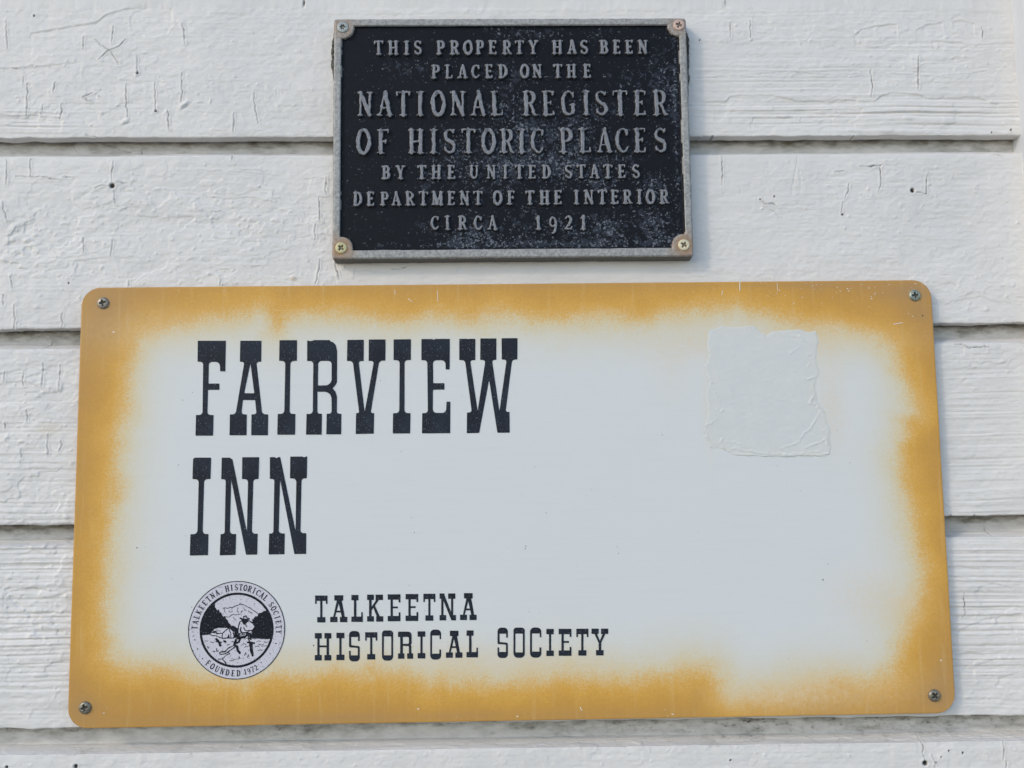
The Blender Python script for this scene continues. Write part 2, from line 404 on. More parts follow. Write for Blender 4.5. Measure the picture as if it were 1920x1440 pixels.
    for (px, py, a, b, hh, ang) in BUMPS:
        cx, cz = W(px, py); wd = window(cx - a * 2, cx + a * 2, cz - a * 2, cz + a * 2)
        if wd is None: continue
        xx, zz = X[wd] - cx, Z[wd] - cz; c, s_ = math.cos(math.radians(ang)), math.sin(math.radians(ang))
        u = (xx * c + zz * s_) / (a * .55); v = (-xx * s_ + zz * c) / (b * .75)
        rr_ = (np.abs(u) ** 2.6 + np.abs(v) ** 2.2) * (1 + .5 * vnoise(xx, zz, 2, 2, int(px)))
        h[wd] += hh * np.exp(-rr_) * (1 + .3 * v)
        h[wd] -= .3 * hh * np.exp(-(((v + 1.4) / .35) ** 2 + u * u))
    for (cx, cz, r, hh) in PIM:
        wd = window(cx - r * 2.5, cx + r * 2.5, cz - r * 2.5, cz + r * 2.5)
        if wd is None: continue
        h[wd] += hh * np.exp(-(((X[wd] - cx) / r) ** 2 + ((Z[wd] - cz) / (r * .8)) ** 2) ** 1.3)
    # round putty patch over an old nail head
    for (px, py, rx, rz_) in ((285, 41, 44, 33), (1806, 1150, 26, 20)):
        cx, cz = W(px, py); wd = window(cx - 24, cx + 24, cz - 20, cz + 20)
        if wd is not None:
            xx, zz = X[wd], Z[wd]; d = np.hypot((xx - cx) / (rx / PXMM), (zz - cz) / (rz_ / PXMM)) + .05 * vnoise(xx, zz, 3, 3, 8)
            h[wd] += .28 * np.exp(-((d - 1) / .045) ** 2) * (.5 + .5 * vnoise(xx, zz, 6, 6, 9)) - .12 * (1 - sstep(.9, 1.02, d)) * (1 + .8 * vnoise(xx, zz, 4, .9, 10))
    # grime lodged in the joint, painted-in lip shade, mould streaks on the ledges
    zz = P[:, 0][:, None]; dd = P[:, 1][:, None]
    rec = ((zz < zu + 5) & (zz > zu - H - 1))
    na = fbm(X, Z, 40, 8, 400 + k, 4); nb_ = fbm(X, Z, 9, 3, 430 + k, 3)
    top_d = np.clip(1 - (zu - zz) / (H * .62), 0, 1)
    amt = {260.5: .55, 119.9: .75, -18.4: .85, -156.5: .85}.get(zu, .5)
    dirt_shade += rec * sstep(hf + (H - hf) * .35, hf * .9, zu - zz) * (.40 + .14 * na + .12 * nb_)  # shade of the overhanging lip painted on the recess, fading at the bevel
    dirt_shade += rec * amt * np.clip(top_d ** 1.8 * 1.3 + .3 * na + .35 * nb_ - .12, 0, 1) * .9  # blotchy grime plus a painted contact shadow close under the lip
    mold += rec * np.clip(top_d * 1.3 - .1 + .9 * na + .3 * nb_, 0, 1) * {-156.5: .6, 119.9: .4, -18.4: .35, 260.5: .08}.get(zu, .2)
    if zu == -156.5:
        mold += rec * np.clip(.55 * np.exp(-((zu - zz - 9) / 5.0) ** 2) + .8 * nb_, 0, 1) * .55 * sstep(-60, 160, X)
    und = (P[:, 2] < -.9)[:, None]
    dirt_shade += und * (.10 + .15 * na) * {260.5: 1.0, 119.9: 1.1}.get(zl, .8)
    # chips and flakes hanging off the lip
    crk = (und | (np.abs(zz - zl) < 1.2)) * (vnoise(X, Z * 0, 3.5, 9, 500 + k) > .78) * .55
    crack = np.maximum(crack, crk * (vnoise(X, Z, .9, .9, 501) > -.2))
    nrm = P[:, 2:4] / np.maximum(1e-6, np.hypot(P[:, 2], P[:, 3]))[:, None]
    inner = np.where(P[:, 1] >= dp - .01, .35, 1.0)[:, None]
    V = np.empty((nr, nc, 3))
    V[..., 0] = X
    V[..., 1] = P[:, 1][:, None] - nrm[:, 1][:, None] * h * inner
    V[..., 2] = Z + nrm[:, 0][:, None] * h * inner
    lipn = .8 * fbm(X, Z * 0, 15, 9, 340 + k, 4) + .4 * (vnoise(X, Z * 0, 5, 9, 350 + k) > .45) * vnoise(X, Z * 0, 2.4, 9, 351 + k)
    lipn = lipn * (1 + 1.6 * np.exp(-((X + 355) / 30) ** 2))
    V[..., 2] += np.exp(-(np.clip(Z - zl, 0, 99) / 2.6) ** 2) * lipn * .75
    V[..., 2] += Z0 / MM
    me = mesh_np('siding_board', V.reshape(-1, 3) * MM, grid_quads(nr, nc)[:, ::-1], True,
                 dict(crack=np.clip(crack, 0, 1), dirt_shade=np.clip(dirt_shade, 0, 1), mold=np.clip(mold, 0, 1), stain=stain))
    return me

wall = empty('siding_wall', (0, 0, 0))
tag(wall, 'weathered white painted horizontal board siding wall with cracked paint behind both signs', 'wall')
XL, XR = -386.0, TRIMX + 4
def cols(hidden):
    a = [np.arange(-900, XL, 8.0)]
    if hidden:
        h0, h1 = -276.0, 300.0
        a += [np.arange(XL, h0, .5), np.arange(h0, h1, 6.0), np.arange(h1, XR, .5)]
    else: a += [np.arange(XL, XR, .5)]
    return np.concatenate(a + [[XR]])
CF = np.arange(-900, XR + 9, 9.0); CF[-1] = XR
spec = [(0, 401.5, 540.0, CF, 0, 0), (1, 260.5, 401.5, cols(False), 0, 102), (2, 119.9, 260.5, cols(False), 200, 0), (3, -18.4, 119.9, cols(True), 200, 0),
        (4, -156.5, -18.4, cols(True), 200, 0), (5, -295.5, -156.5, cols(False), 22, 0)]
GROOVE[540.0] = (8.8, 7.2, 13.2)
for k, zl, zu, xs, ft, fb in spec:
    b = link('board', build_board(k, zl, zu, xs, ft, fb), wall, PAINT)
# sheathing behind the boards
def box_me(name, x0, x1, y0, y1, z0, z1, bev=0.0, seg=2):
    import bmesh
    bm = bmesh.new(); bmesh.ops.create_cube(bm, size=1)
    for v in bm.verts: v.co = Vector(((x0 + x1) / 2 + v.co.x * (x1 - x0), (y0 + y1) / 2 + v.co.y * (y1 - y0), (z0 + z1) / 2 + v.co.z * (z1 - z0))) * MM
    if bev: bmesh.ops.bevel(bm, geom=bm.edges[:], offset=bev * MM, segments=seg, affect='EDGES', profile=.5)
    me = bpy.data.meshes.new(name); bm.to_mesh(me); bm.free(); return me
md = Mat('bare_sheathing_wood', .9, .1); md.color(md.mix(md.noise(60, 4, stretch=(.1, 1, 1)), (.06, .05, .04, 1), (.12, .10, .08, 1)))
link('sheathing', box_me('sheathing', -905, XR + 60, 21, 39, Z0 / MM - 310, Z0 / MM + 545), wall, md.m)
# vertical trim board at the right edge
def trim_mesh():
    D_ = 17.0
    prof = [(TRIMX, 20), (TRIMX, 8), (TRIMX, 0)] + [(TRIMX, -d) for d in np.arange(1.5, D_ - 1, 1.2)]
    prof += [(TRIMX + 1 - math.cos(a), -D_ + 1 - math.sin(a)) for a in np.linspace(0, math.pi / 2, 4)]
    prof += [(TRIMX + x, -D_) for x in list(np.arange(2, 12, 1.0)) + [30, 60, 94]] + [(TRIMX + 95, -D_ + 1), (TRIMX + 95, 40)]
    P = np.array(prof); zs = np.arange(-310, 546, 2.0)
    X = np.broadcast_to(P[:, 0][None], (len(zs), len(P))); Y = np.broadcast_to(P[:, 1][None], X.shape); Z = np.broadcast_to(zs[:, None], X.shape)
    hh = .3 * fbm(Z, X + Y, 30, 6, 61, 4)
    V = np.stack([X - hh * (np.arange(len(P)) < 16), Y, Z + Z0 / MM], -1)
    z = np.zeros(X.shape)
    return mesh_np('trim_board', V.reshape(-1, 3) * MM, grid_quads(*X.shape), True, dict(crack=z, dirt_shade=z, mold=z, stain=z))
mt_ = Mat('trim_paint', .5, .35); mt_.color(mt_.mix(mt_.noise(30, 4, .6), (.60, .615, .64, 1), (.66, .67, .685, 1))); mt_.bump(mt_.noise(400, 3), .0003, .5)
t_ = link('trim_board', trim_mesh(), wall, mt_.m); t_['label'] = 'smooth vertical white trim board at right edge'

# old dark caulk squeezed out on the right; left strip imitates a dark gap
def sealant_gap_strip(pts, w0, w1, seed):
    q = [tuple(float(c) for c in W(*p, 4)) for p in pts]
    n = 90; t = np.linspace(0, 1, n); tt = np.linspace(0, 1, len(q))
    cx = np.interp(t, tt, [a for a, b in q]); cz = np.interp(t, tt, [b for a, b in q])
    wd = (w0 + (w1 - w0) * t) * np.sin(np.pi * np.clip(t, .03, .97)) ** .5 * (1 + .5 * fbm(t * 90, t * 0, 14, 9, seed, 3))
    m_ = 9; a = np.linspace(0, math.pi, m_)
    V = []
    for i in range(n):
        for j in range(m_):
            k = 1 + .25 * vnoise(np.array(t[i] * 90), np.array(j * 1.7), 2.2, 1.5, seed + 2)
            V.append(((cx[i] - math.cos(a[j]) * wd[i] * k) * MM, -(math.sin(a[j]) * 6.5 * k - 1) * MM, (cz[i] + Z0 / MM) * MM))
    return mesh_np('sealant_gap_strip', np.array(V), grid_quads(n, m_)[:, ::-1], True)
mc = Mat('old_sealant_and_gap', .85, .2); mc.color(mc.mix(mc.rng(mc.noise(260, 4, .7), .35, .65), (.055, .055, .050, 1), (.17, .165, .15, 1))); mc.bump(mc.noise(500, 4), .0006, .8)
link('sealant_gap_strip', sealant_gap_strip([(1285,58),(1289,75),(1288,110),(1287,160),(1287,230),(1288,285)], 3.0, 1.6, 5), wall, mc.m)
link('sealant_gap_strip', sealant_gap_strip([(628,58),(627,85),(626,120),(628,160)], 3.0, 2.0, 6), wall, mc.m)  # solid strip standing in for the dark gap behind this edge

# ------------------------------------------------------------------ ground in front of the house (below the frame)
mg = Mat('gravel_ground', .95, .15)
mg.color(mg.mix(mg.rng(mg.noise(40, 6, .7), .3, .7), (.26, .235, .20, 1), (.36, .33, .29, 1))); mg.bump(mg.noise(120, 4), .01, .6)
gr = bpy.data.meshes.new('ground'); gr.from_pydata([(-600, -1200, 0), (600, -1200, 0), (600, 300, 0), (-600, 300, 0)], [], [(0, 1, 2, 3)])
tag(link('ground', gr, None, mg.m), 'pale gravel ground in front of the wall', kind='structure')

# ------------------------------------------------------------------ the yellow-bordered sign
SD = 6.2                                                     # its face stands this far off the wall
PHI = math.radians(0.23255); K = (DIST - SD) / DIST
CU, CV = (-292.88 + 319.71) / 2 * K, (150.66 - 155.32) / 2 * K
HU, HV = (319.71 + 292.88) / 2 * K, (150.66 + 155.32) / 2 * K
def s_uv(px, py):
    x, z = W(px, py, SD); c, s = math.cos(PHI), math.sin(PHI)
    return c * x + s * z - CU, -s * x + c * z - CV
def s_pts(P, ox=0, oy=0, sc=1):
    "polygon drawn in an enlarged crop of the photo -> sign millimetres; keeps corner radii"
    out = []
    for p in P:
        u, v = s_uv(ox + p[0] / sc, oy + p[1] / sc)
        out.append((float(u), float(v)) if len(p) < 3 else (float(u), float(v), p[2] / sc / PXMM))
    return out
sign = empty('painted_sign', (0, 0, 0))
c, s = math.cos(PHI), math.sin(PHI)
sign.location = ((c * CU - s * CV) * MM, -SD * MM, Z0 + (s * CU + c * CV) * MM)
sign.rotation_euler = (0, -PHI, 0)
tag(sign, 'large white rectangular sign with faded yellow border and black western lettering', 'sign')

BAND = [(281,617),(332,602),(379,593),(439,585),(482,578),(503,570),(513,590),(520,606),(527,592),(545,585),(601,580),(653,589),(717,591),(768,595),(823,583),(888,587),(952,580),
 (1004,591),(1068,593),(1132,585),(1196,589),(1260,583),(1303,576),(1350,570),(1384,562),(1400,574),(1453,585),(1517,604),(1581,612),(1645,625),(1675,651),
 (1701,697),(1713,746),(1723,775),(1706,794),(1701,843),(1701,892),(1715,940),(1720,989),(1728,1037),(1737,1062),(1732,1110),(1715,1149),(1703,1183),(1691,1232),(1672,1262),
 (1634,1281),(1567,1285),(1500,1290),(1455,1306),(1410,1311),(1368,1317),(1356,1303),(1345,1281),(1323,1265),(1262,1267),(1186,1283),(1119,1278),(1061,1272),(985,1281),(940,1285),(889,1281),
 (825,1285),(803,1298),(782,1277),(718,1268),(633,1264),(547,1277),(483,1281),(462,1294),(440,1283),(398,1281),(355,1273),(312,1264),(248,1262),(210,1252),(192,1222),
 (186,1183),(188,1135),(195,1062),(198,1013),(205,965),(212,892),(215,819),(225,760),(232,722),(241,663),(255,635)]
def sign_panel():
    r = 13.2
    us = np.concatenate([[-HU], np.linspace(-HU + 1, HU - 1, 341), [HU]]); vs_ = np.concatenate([[-HV], np.linspace(-HV + 1, HV - 1, 171), [HV]])
    U, V = np.meshgrid(us, vs_); nr, nc = U.shape
    cu = HU - r; cv = HV - r
    au, av = np.abs(U) - cu, np.abs(V) - cv
    out = (au > 0) & (av > 0); d = np.hypot(au, av); f = np.where(out & (d > r), r / np.maximum(d, 1e-6), 1)
    U2 = np.where(out, np.sign(U) * (cu + au * f), U); V2 = np.where(out, np.sign(V) * (cv + av * f), V)
    B = np.array([s_uv(*p) for p in BAND])
    band = sd_poly(U2, V2, B)                                # mm; positive in the yellow
    band = band + 3.2 * fbm(U2, V2, 26, 20, 5, 3) + 3.0 * fbm(U2, V2, 8, 9, 6, 3)
    grime = np.zeros(U2.shape)
    for (px, py, rx, ry, a) in ((192,566,20,17,.7),(1716,542,30,16,.9),(158,1328,19,17,.6),(1752,1306,21,19,.7),(200,600,40,60,.5),(1725,585,30,22,.8),(1700,548,60,16,.7),(190,545,60,10,.4),(150,1330,40,30,.5),(700,1345,500,9,.6),(1770,1300,22,60,.6),(1500,535,180,7,.5),(1060,535,300,6,.35)):
        cx, cz = s_uv(px, py); grime += a * np.exp(-(((U2 - cx) / (rx / PXMM)) ** 2 + ((V2 - cz) / (ry / PXMM)) ** 2))
    warm = np.zeros(U2.shape)                                # yellowed patches in the white field
    for (px, py, rx, ry, a) in ((1450,640,200,28,.75),(1560,760,30,90,.42),(1330,760,12,90,.4),(1640,1120,80,60,.45),(1696,1130,16,12,.8),(1560,1290,150,40,.5),(1450,1300,90,26,.6),(1260,690,40,60,.25),(640,1230,300,22,.35),(1000,1245,200,22,.4),(280,620,120,40,.35)):
        cx, cz = s_uv(px, py); warm += a * np.exp(-(((U2 - cx) / (rx / PXMM)) ** 2 + ((V2 - cz) / (ry / PXMM)) ** 2))
    N = nr * nc
    y = .10 * fbm(U2, V2, 160, 120, 71, 2)
    V3 = np.stack([U2, y, V2], -1).reshape(-1, 3)
    # edge: small rounding then the side and the back lip
    lp = np.concatenate([np.arange(nc), (np.arange(1, nr) * nc + nc - 1), ((nr - 1) * nc + np.arange(nc - 2, -1, -1)), (np.arange(nr - 2, 0, -1) * nc)])
    ring = V3[lp]; n = len(lp); extra = []; quads = [grid_quads(nr, nc)]; prev = lp; basei = N
    ctr = ring * [1, 0, 1]
    dirv = np.stack([np.clip(np.abs(ctr[:, 0]) - cu, 0, None) * np.sign(ctr[:, 0]), 0 * ctr[:, 0], np.clip(np.abs(ctr[:, 2]) - cv, 0, None) * np.sign(ctr[:, 2])], -1)
    dirv /= np.maximum(np.linalg.norm(dirv, axis=1), 1e-6)[:, None]
    for off, dy in ((.16, .10), (.22, .35), (.22, 2.3), (-1.5, 2.4)):
        extra.append(ring + dirv * off + [0, dy, 0]); cur = basei + np.arange(n); basei += n
        a, b = prev, cur; quads.append(np.stack([a, np.roll(a, -1), np.roll(b, -1), b], -1)[:, ::-1]); prev = cur
    AV = np.concatenate([V3] + extra)
    at = {}
    for nm, arr in (('band', band), ('grime', grime), ('warm', warm)):
        a = arr.ravel(); at[nm] = np.concatenate([a] + [a[lp]] * 4)
    return mesh_np('sign_panel', AV * MM, np.concatenate(quads), True, at)
ms = Mat('faded_sign_enamel', .42, .32)
nz = ms.noise(420, 4, .8, seed=2); nz2 = ms.noise(1100, 2, .6, seed=4)
bd = ms.math('ADD', ms.attr('band'), ms.math('MULTIPLY', ms.math('SUBTRACT', nz, .5), 20.0))
bd = ms.math('ADD', bd, ms.math('MULTIPLY', ms.math('SUBTRACT', nz2, .5), 22.0))
f = ms.rng(bd, -46, 34)                                      # smooth step over -46..34 mm
f = ms.n('ShaderNodeMapRange'); ms.l(bd, f.inputs[0]); f.inputs[1].default_value = -46; f.inputs[2].default_value = 34; f = f.outputs[0]
P_ = lambda mm: (mm + 46 - 2.5) / 80
CWHITE = (.715, .722, .708, 1)
colr = ms.ramp(f, [(0, CWHITE), (P_(-38), (.72, .722, .70, 1)), (P_(-23), (.715, .70, .64, 1)), (P_(-12), (.715, .66, .53, 1)), (P_(-4.5), (.73, .60, .37, 1)),
                   (P_(2.5), (.75, .465, .155, 1)), (P_(8), (.72, .385, .070, 1)), (P_(18), (.62, .325, .062, 1)), (P_(31), (.54, .285, .070, 1))])
run_ = ms.rng(ms.noise(40, 4, .65, stretch=(5, 1, .35), seed=51), .52, .72, 0, .30)   # faint vertical water runs in the border
colr = ms.mix(ms.math('MULTIPLY', run_, ms.rng(ms.attr('band'), -14, 4)), colr, (.72, .50, .22, 1))
colr = ms.mix(ms.math('MULTIPLY', ms.attr('warm'), ms.rng(ms.noise(260, 5, .7, seed=9), .3, .7, .35, 1.0), True), colr, (.76, .60, .38, 1))
colr = ms.mix(ms.math('MULTIPLY', ms.attr('grime'), .45, True), colr, (.40, .25, .125, 1))
sp = ms.rng(ms.noise(1500, 1, .5, seed=12), .70, .76, 0, .55)  # tiny dark specks of old overspray near the border
colr = ms.mix(ms.math('MULTIPLY', sp, ms.rng(ms.attr('band'), -60, -6, .12, 1.0)), colr, (.42, .27, .10, 1))
lt = ms.rng(ms.noise(1300, 1, .5, seed=21), .72, .76, 0, .5)
colr = ms.mix(ms.math('MULTIPLY', lt, ms.rng(ms.attr('band'), 0, 10)), colr, (.72, .60, .38, 1))
br = ms.noise(60, 5, .7, stretch=(.25, 1, 6), seed=7)         # brushed streaks along the sheet
colr = ms.mix(ms.rng(br, .45, .7, 0, .035), colr, (.45, .38, .28, 1))
ms.color(colr)
ms.l(ms.rng(ms.noise(25, 4, .6, seed=31), .3, .7, .36, .55), ms.b.inputs['Roughness'])
ms.bump(ms.noise(420, 4, .6, stretch=(.6, 1, 1.4)), .00012, .6)
panel = link('panel', sign_panel(), sign, ms.m)

mi = Mat('worn_black_ink', .5, .18)
ink = mi.mix(mi.rng(mi.noise(40, 3, seed=1), .35, .7), (.014, .016, .024, 1), (.020, .026, .038, 1))
ink = mi.mix(mi.rng(mi.noise(16, 2, seed=41), .60, .72, 0, .6), ink, (.045, .075, .10, 1))
ink = mi.mix(mi.math('MULTIPLY', mi.rng(mi.noise(1000, 2, .6, seed=6), .60, .66, 0, .8), mi.rng(mi.noise(70, 3, .6, seed=61), .38, .62, .1, 1.0)), ink, (.20, .22, .27, 1))
ink = mi.mix(mi.rng(mi.noise(420, 5, .85, seed=16), .66, .70, 0, .85), ink, (.42, .44, .46, 1))
mi.color(ink); INK = mi.m

def sign_letter(P, holes=(), cell=.38, parent=None, off=-.22, mat=None, name='letter'):
    "one printed letter: outline polygons in sign mm; the object sits at its own centre"
    outer = [fillet(q) for q in P]; inner = [fillet(q) for q in holes]
    A = np.concatenate(outer); cu, cv = A.mean(0); (u0, v0), (u1, v1) = A.min(0) - .5, A.max(0) + .5
    def f(U, V):
        d = np.full(U.shape, 1e9)
        for q in outer: d = np.minimum(d, sd_poly(U, V, q))
        for q in inner: d = np.maximum(d, -sd_poly(U, V, q))
        return d
    me = field_mesh(name, f, u0, u1, v0, v1, cell, lambda u, v: np.stack([(u - cu) * MM, 0 * u, (v - cv) * MM], -1))
    return link(name, me, parent or sign, mat or INK, (cu * MM, off * MM, cv * MM))

A_ = (340, 620, 1920 / 340); B_ = (640, 620, 1920 / 350); C_ = (340, 840, 1702 / 260)
BIG = [
 (A_, [(175,107),(473,107),(466,432),(411,432),(409,331,42),(292,331,32),(288,560),(404,560),(404,627),(283,627),(276,892,38),(342,893),(336,1112),(150,1112),(156,893),(225,892,38),(232,331,42),(172,329)], []),
 (A_, [(625,107),(849,107),(846,330),(795,331,40),(857,885,40),(920,886),(917,1108),(740,1108),(743,886),(797,885,38),(782,735),(653,735),(636,885,38),(693,886),(691,1108),(510,1108),(515,886),(575,885,38),(668,331,40),(620,330)], [[(732,345),(773,662),(667,662)]]),
 (A_, [(1040,101),(1226,101),(1223,320),(1155,322,42),(1147,881,42),(1208,881),(1205,1102),(1016,1102),(1021,881),(1090,881,42),(1102,322,42),(1036,320)], []),
 (A_, [(1333,107),(1345,104),(1362,111),(1385,108),(1408,99),(1572,100),(1582,116),(1606,120),(1635,152),(1650,215),(1648,545),(1630,580),(1602,610),(1632,645),(1648,700),(1647,879,40),(1695,879),(1693,1098),(1535,1098),(1539,879),(1592,878,38),(1590,647,70),(1441,647),(1441,879,34),(1489,880),(1486,1101),(1320,1101),(1326,881),(1392,881,40),(1398,322,40),(1332,322)], [[(1450,320,34),(1592,320,34),(1591,578,60),(1446,580)]]),
 (B_, [(62,95),(231,93),(230,312),(178,313,42),(240,838),(336,312,42),(281,311),(283,91),(455,90),(453,308),(390,309,42),(302,847,34),(338,848),(333,1060),(148,1063),(151,849),(184,847,34),(118,313,42),(58,312)], []),
 (B_, [(538,90),(716,88),(714,302),(651,304,42),(650,847,42),(712,848),(708,1058),(529,1058),(532,849),(596,847,42),(600,304,42),(537,303)], []),
 (B_, [(824,86),(935,86),(950,92),(965,85),(1116,84),(1114,400),(1074,400),(1070,304,38),(943,305,32),(945,540),(1060,540),(1060,607),(943,608),(941,845,36),(1076,846,36),(1082,730),(1122,730),(1120,1055),(829,1057),(832,849),(890,847,40),(884,305,40),(823,304)], []),
 (B_, [(1213,84),(1295,84),(1305,88),(1316,84),(1378,84),(1378,303),(1325,304,40),(1402,828),(1482,302,40),(1428,302),(1430,80),(1595,80),(1594,300),(1550,302,38),(1626,830),(1700,299,40),(1650,298),(1648,78),(1812,77),(1810,297),(1757,298,40),(1690,834,32),(1730,836),(1732,1050),(1605,1050),(1520,505),(1418,1052),(1290,1055),(1292,842),(1342,840,30),(1272,304,38),(1213,303)], []),
 (C_, [(165,118),(366,118),(358,380),(280,383,46),(262,1054,46),(334,1055),(328,1316),(105,1320),(112,1058),(198,1055,46),(214,384,46),(137,382),(145,135)], []),
 (C_, [(497,118),(600,118),(607,130),(628,137),(805,1030),(820,383,46),(745,381),(748,113),(956,112),(948,381),(884,383,46),(866,1050,44),(938,1051),(932,1308),(795,1310),(612,386),(596,1054,44),(673,1056),(667,1312),(472,1318),(482,1057),(532,1054,44),(546,384,44),(490,383)], []),
 (C_, [(1088,112),(1150,112),(1160,124),(1178,122),(1190,111),(1214,111),(1402,1018),(1412,376,46),(1334,373),(1338,105),(1490,104),(1500,113),(1520,112),(1530,104),(1545,103),(1540,371),(1476,374,46),(1462,1044,42),(1534,1045),(1532,1300),(1388,1302),(1212,381),(1195,1047,42),(1270,1048),(1266,1304),(1072,1308),(1078,1050),(1130,1047,42),(1142,380,42),(1086,379)], []),
]
for (cr, P, Hh) in BIG:
    sign_letter([s_pts(P, *cr)], [s_pts(q, *cr) for q in Hh])

# small western slab letters, unit box: x 0..1, y 0..1 (up)
def rect(x0, y0, x1, y1): return [(x0, y0), (x1, y0), (x1, y1), (x0, y1)]
def ser(x0, x1, y0, y1): return rect(x0, y0, x1, y1)
SLAB = {
 'T': ([rect(0, .80, 1, 1), rect(0, .69, .13, .82), rect(.87, .69, 1, .82), rect(.41, .1, .59, .85), rect(.17, 0, .83, .2)], []),
 'A': ([rect(.24, .80, .76, 1), [(.40, .85), (.56, .85), (.28, .18), (.17, .18)], [(.44, .85), (.66, .85), (.86, .18), (.68, .18)], rect(.30, .36, .74, .43), rect(0, 0, .42, .2), rect(.57, 0, 1, .2)], []),
 'L': ([rect(0, .80, .62, 1), rect(.22, .1, .44, .85), rect(0, 0, 1, .2), rect(.86, .15, 1, .36)], []),
 'K': ([rect(0, .80, .42, 1), rect(.12, .1, .28, .9), rect(.52, .80, .98, 1), [(.62, .86), (.80, .86), (.26, .40), (.26, .53)], [(.36, .56), (.48, .60), (.82, .15), (.62, .15)], rect(0, 0, .42, .2), rect(.56, 0, 1, .2)], []),
 'E': ([rect(0, .80, 1, 1), rect(.86, .70, 1, .82), rect(.22, .1, .40, .9), rect(.35, .48, .80, .55), rect(0, 0, 1, .2), rect(.86, .18, 1, .33)], []),
 'N': ([rect(0, .80, .30, 1), rect(.10, .1, .24, .95), [(.06, 1), (.26, 1), (.90, 0), (.72, 0)], rect(.52, .80, .96, 1), rect(.70, .05, .83, .9), rect(0, 0, .40, .2), rect(.72, 0, 1, .2)], []),
 'H': ([rect(0, .80, .42, 1), rect(.58, .80, 1, 1), rect(.15, .1, .29, .9), rect(.71, .1, .86, .9), rect(.2, .48, .8, .55), rect(0, 0, .42, .2), rect(.58, 0, 1, .2)], []),
 'I': ([rect(0, .80, 1, 1), rect(.36, .1, .64, .9), rect(0, 0, 1, .2)], []),
 'O': ([[(0, .80, .2), (0, 1, .35), (1, 1, .35), (1, .80, .2), (1, 0, .35), (0, 0, .35)]], [[(.17, .18, .05), (.83, .18, .05), (.83, .80, .05), (.17, .80, .05)]]),
 'C': ([[(0, 1, .35), (1, 1, .35), (1, .68), (.86, .68), (.86, .80), (.17, .80), (.17, .20), (.84, .20), (.84, .34), (1, .34), (1, 0, .35), (0, 0, .35)]], []),
 'S': ([[(0, 1, .33), (1, 1, .33), (1, .67), (.84, .67), (.84, .80), (.20, .80), (.20, .53, .06), (.78, .51), (1, .50, .12), (1, 0, .33), (0, 0, .33), (0, .35), (.16, .35), (.16, .20), (.82, .20), (.82, .44, .06), (.22, .455), (0, .46, .12)]], []),
 'R': ([rect(0, .80, .5, 1), [(.3, 1), (.90, 1, .22), (.90, .52, .12), (.7, .50), (.3, .50)], rect(.14, .1, .32, .9), [(.3, .54), (.88, .54, .14), (.88, .1), (.72, .1), (.72, .47, .08), (.3, .47)], rect(0, 0, .42, .2), rect(.60, 0, 1, .2)], [[(.32, .55), (.72, .55, .08), (.72, .80, .08), (.32, .80)]]),
 'Y': ([rect(0, .80, .43, 1), rect(.57, .80, 1, 1), [(.14, .85), (.30, .85), (.56, .45), (.44, .45)], [(.70, .85), (.86, .85), (.56, .45), (.44, .45)], rect(.43, .1, .58, .48), rect(.27, 0, .72, .2)], []),
}
def small_line(word, boxes, off, sc, top, bot):
    "boxes: x range of each letter in the crop; top/bot: (y at the first, y at the last letter)"
    n = len(word); X0 = boxes[0][0]; X1 = boxes[-1][1]
    for ch, (x0, x1) in zip(word, boxes):
        t = ((x0 + x1) / 2 - X0) / (X1 - X0)
        yt = top[0] + (top[1] - top[0]) * t; yb = bot[0] + (bot[1] - bot[0]) * t
        P, Hh = SLAB[ch]
        a = .055 if ch in 'SOC' else 0
        def conv(q):
            r = []
            for p in q:
                u, v = s_uv(off[0] + (x0 + (x1 - x0) * p[0]) / sc, off[1] + (yb + (yt - yb) * (p[1] * (1 + 2 * a) - a)) / sc)
                r.append((float(u), float(v)) if len(p) < 3 else (float(u), float(v), p[2] * abs(x1 - x0) / sc / PXMM))
            return r
        sign_letter([conv(q) for q in P], [conv(q) for q in Hh], .17)
small_line('TALKEETNA', [(65,205),(235,428),(473,602),(650,832),(882,1025),(1083,1225),(1283,1418),(1465,1650),(1695,1882)], (580, 1100), 6, (100, 70), (404, 374))
small_line('HISTORICAL', [(62,248),(305,395),(447,567),(628,765),(817,943),(998,1168),(1218,1305),(1360,1482),(1537,1722),(1768,1897)], (580, 1100), 6, (523, 490), (832, 794))
small_line('SOCIETY', [(362,495),(567,712),(780,925),(990,1085),(1148,1312),(1375,1530),(1570,1785)], (880, 1100), 1920 / 280, (546, 538), (898, 882))

# ------------------------------------------------------------------ stroke letters (roman serif), unit box; strokes (x0,y0,x1,y1,half width[,half width 2])
def arc(cx, cy, rx, ry, a0, a1, w0, w1=None, wm=None, n=14):
    out = []; A = np.radians(np.linspace(a0, a1, n + 1))
    w1 = w0 if w1 is None else w1
    for i in range(n):
        def ww(t):
            b = w0 + (w1 - w0) * t
            return b if wm is None else b + (wm - b) * math.sin(math.pi * t)
        out.append((cx + rx * math.cos(A[i]), cy + ry * math.sin(A[i]), cx + rx * math.cos(A[i + 1]), cy + ry * math.sin(A[i + 1]), ww(i / n), ww((i + 1) / n)))
    return out
T_, t2, e_ = .080, .042, .030                                # thick, thin, serif
def sf(x, y, w=.15): return [(x - w, y, x + w, y, e_), (x - w * .4, y + (.03 if y < .5 else -.03), x + w * .4, y + (.03 if y < .5 else -.03), .045)]
b0, b1 = .035, .965
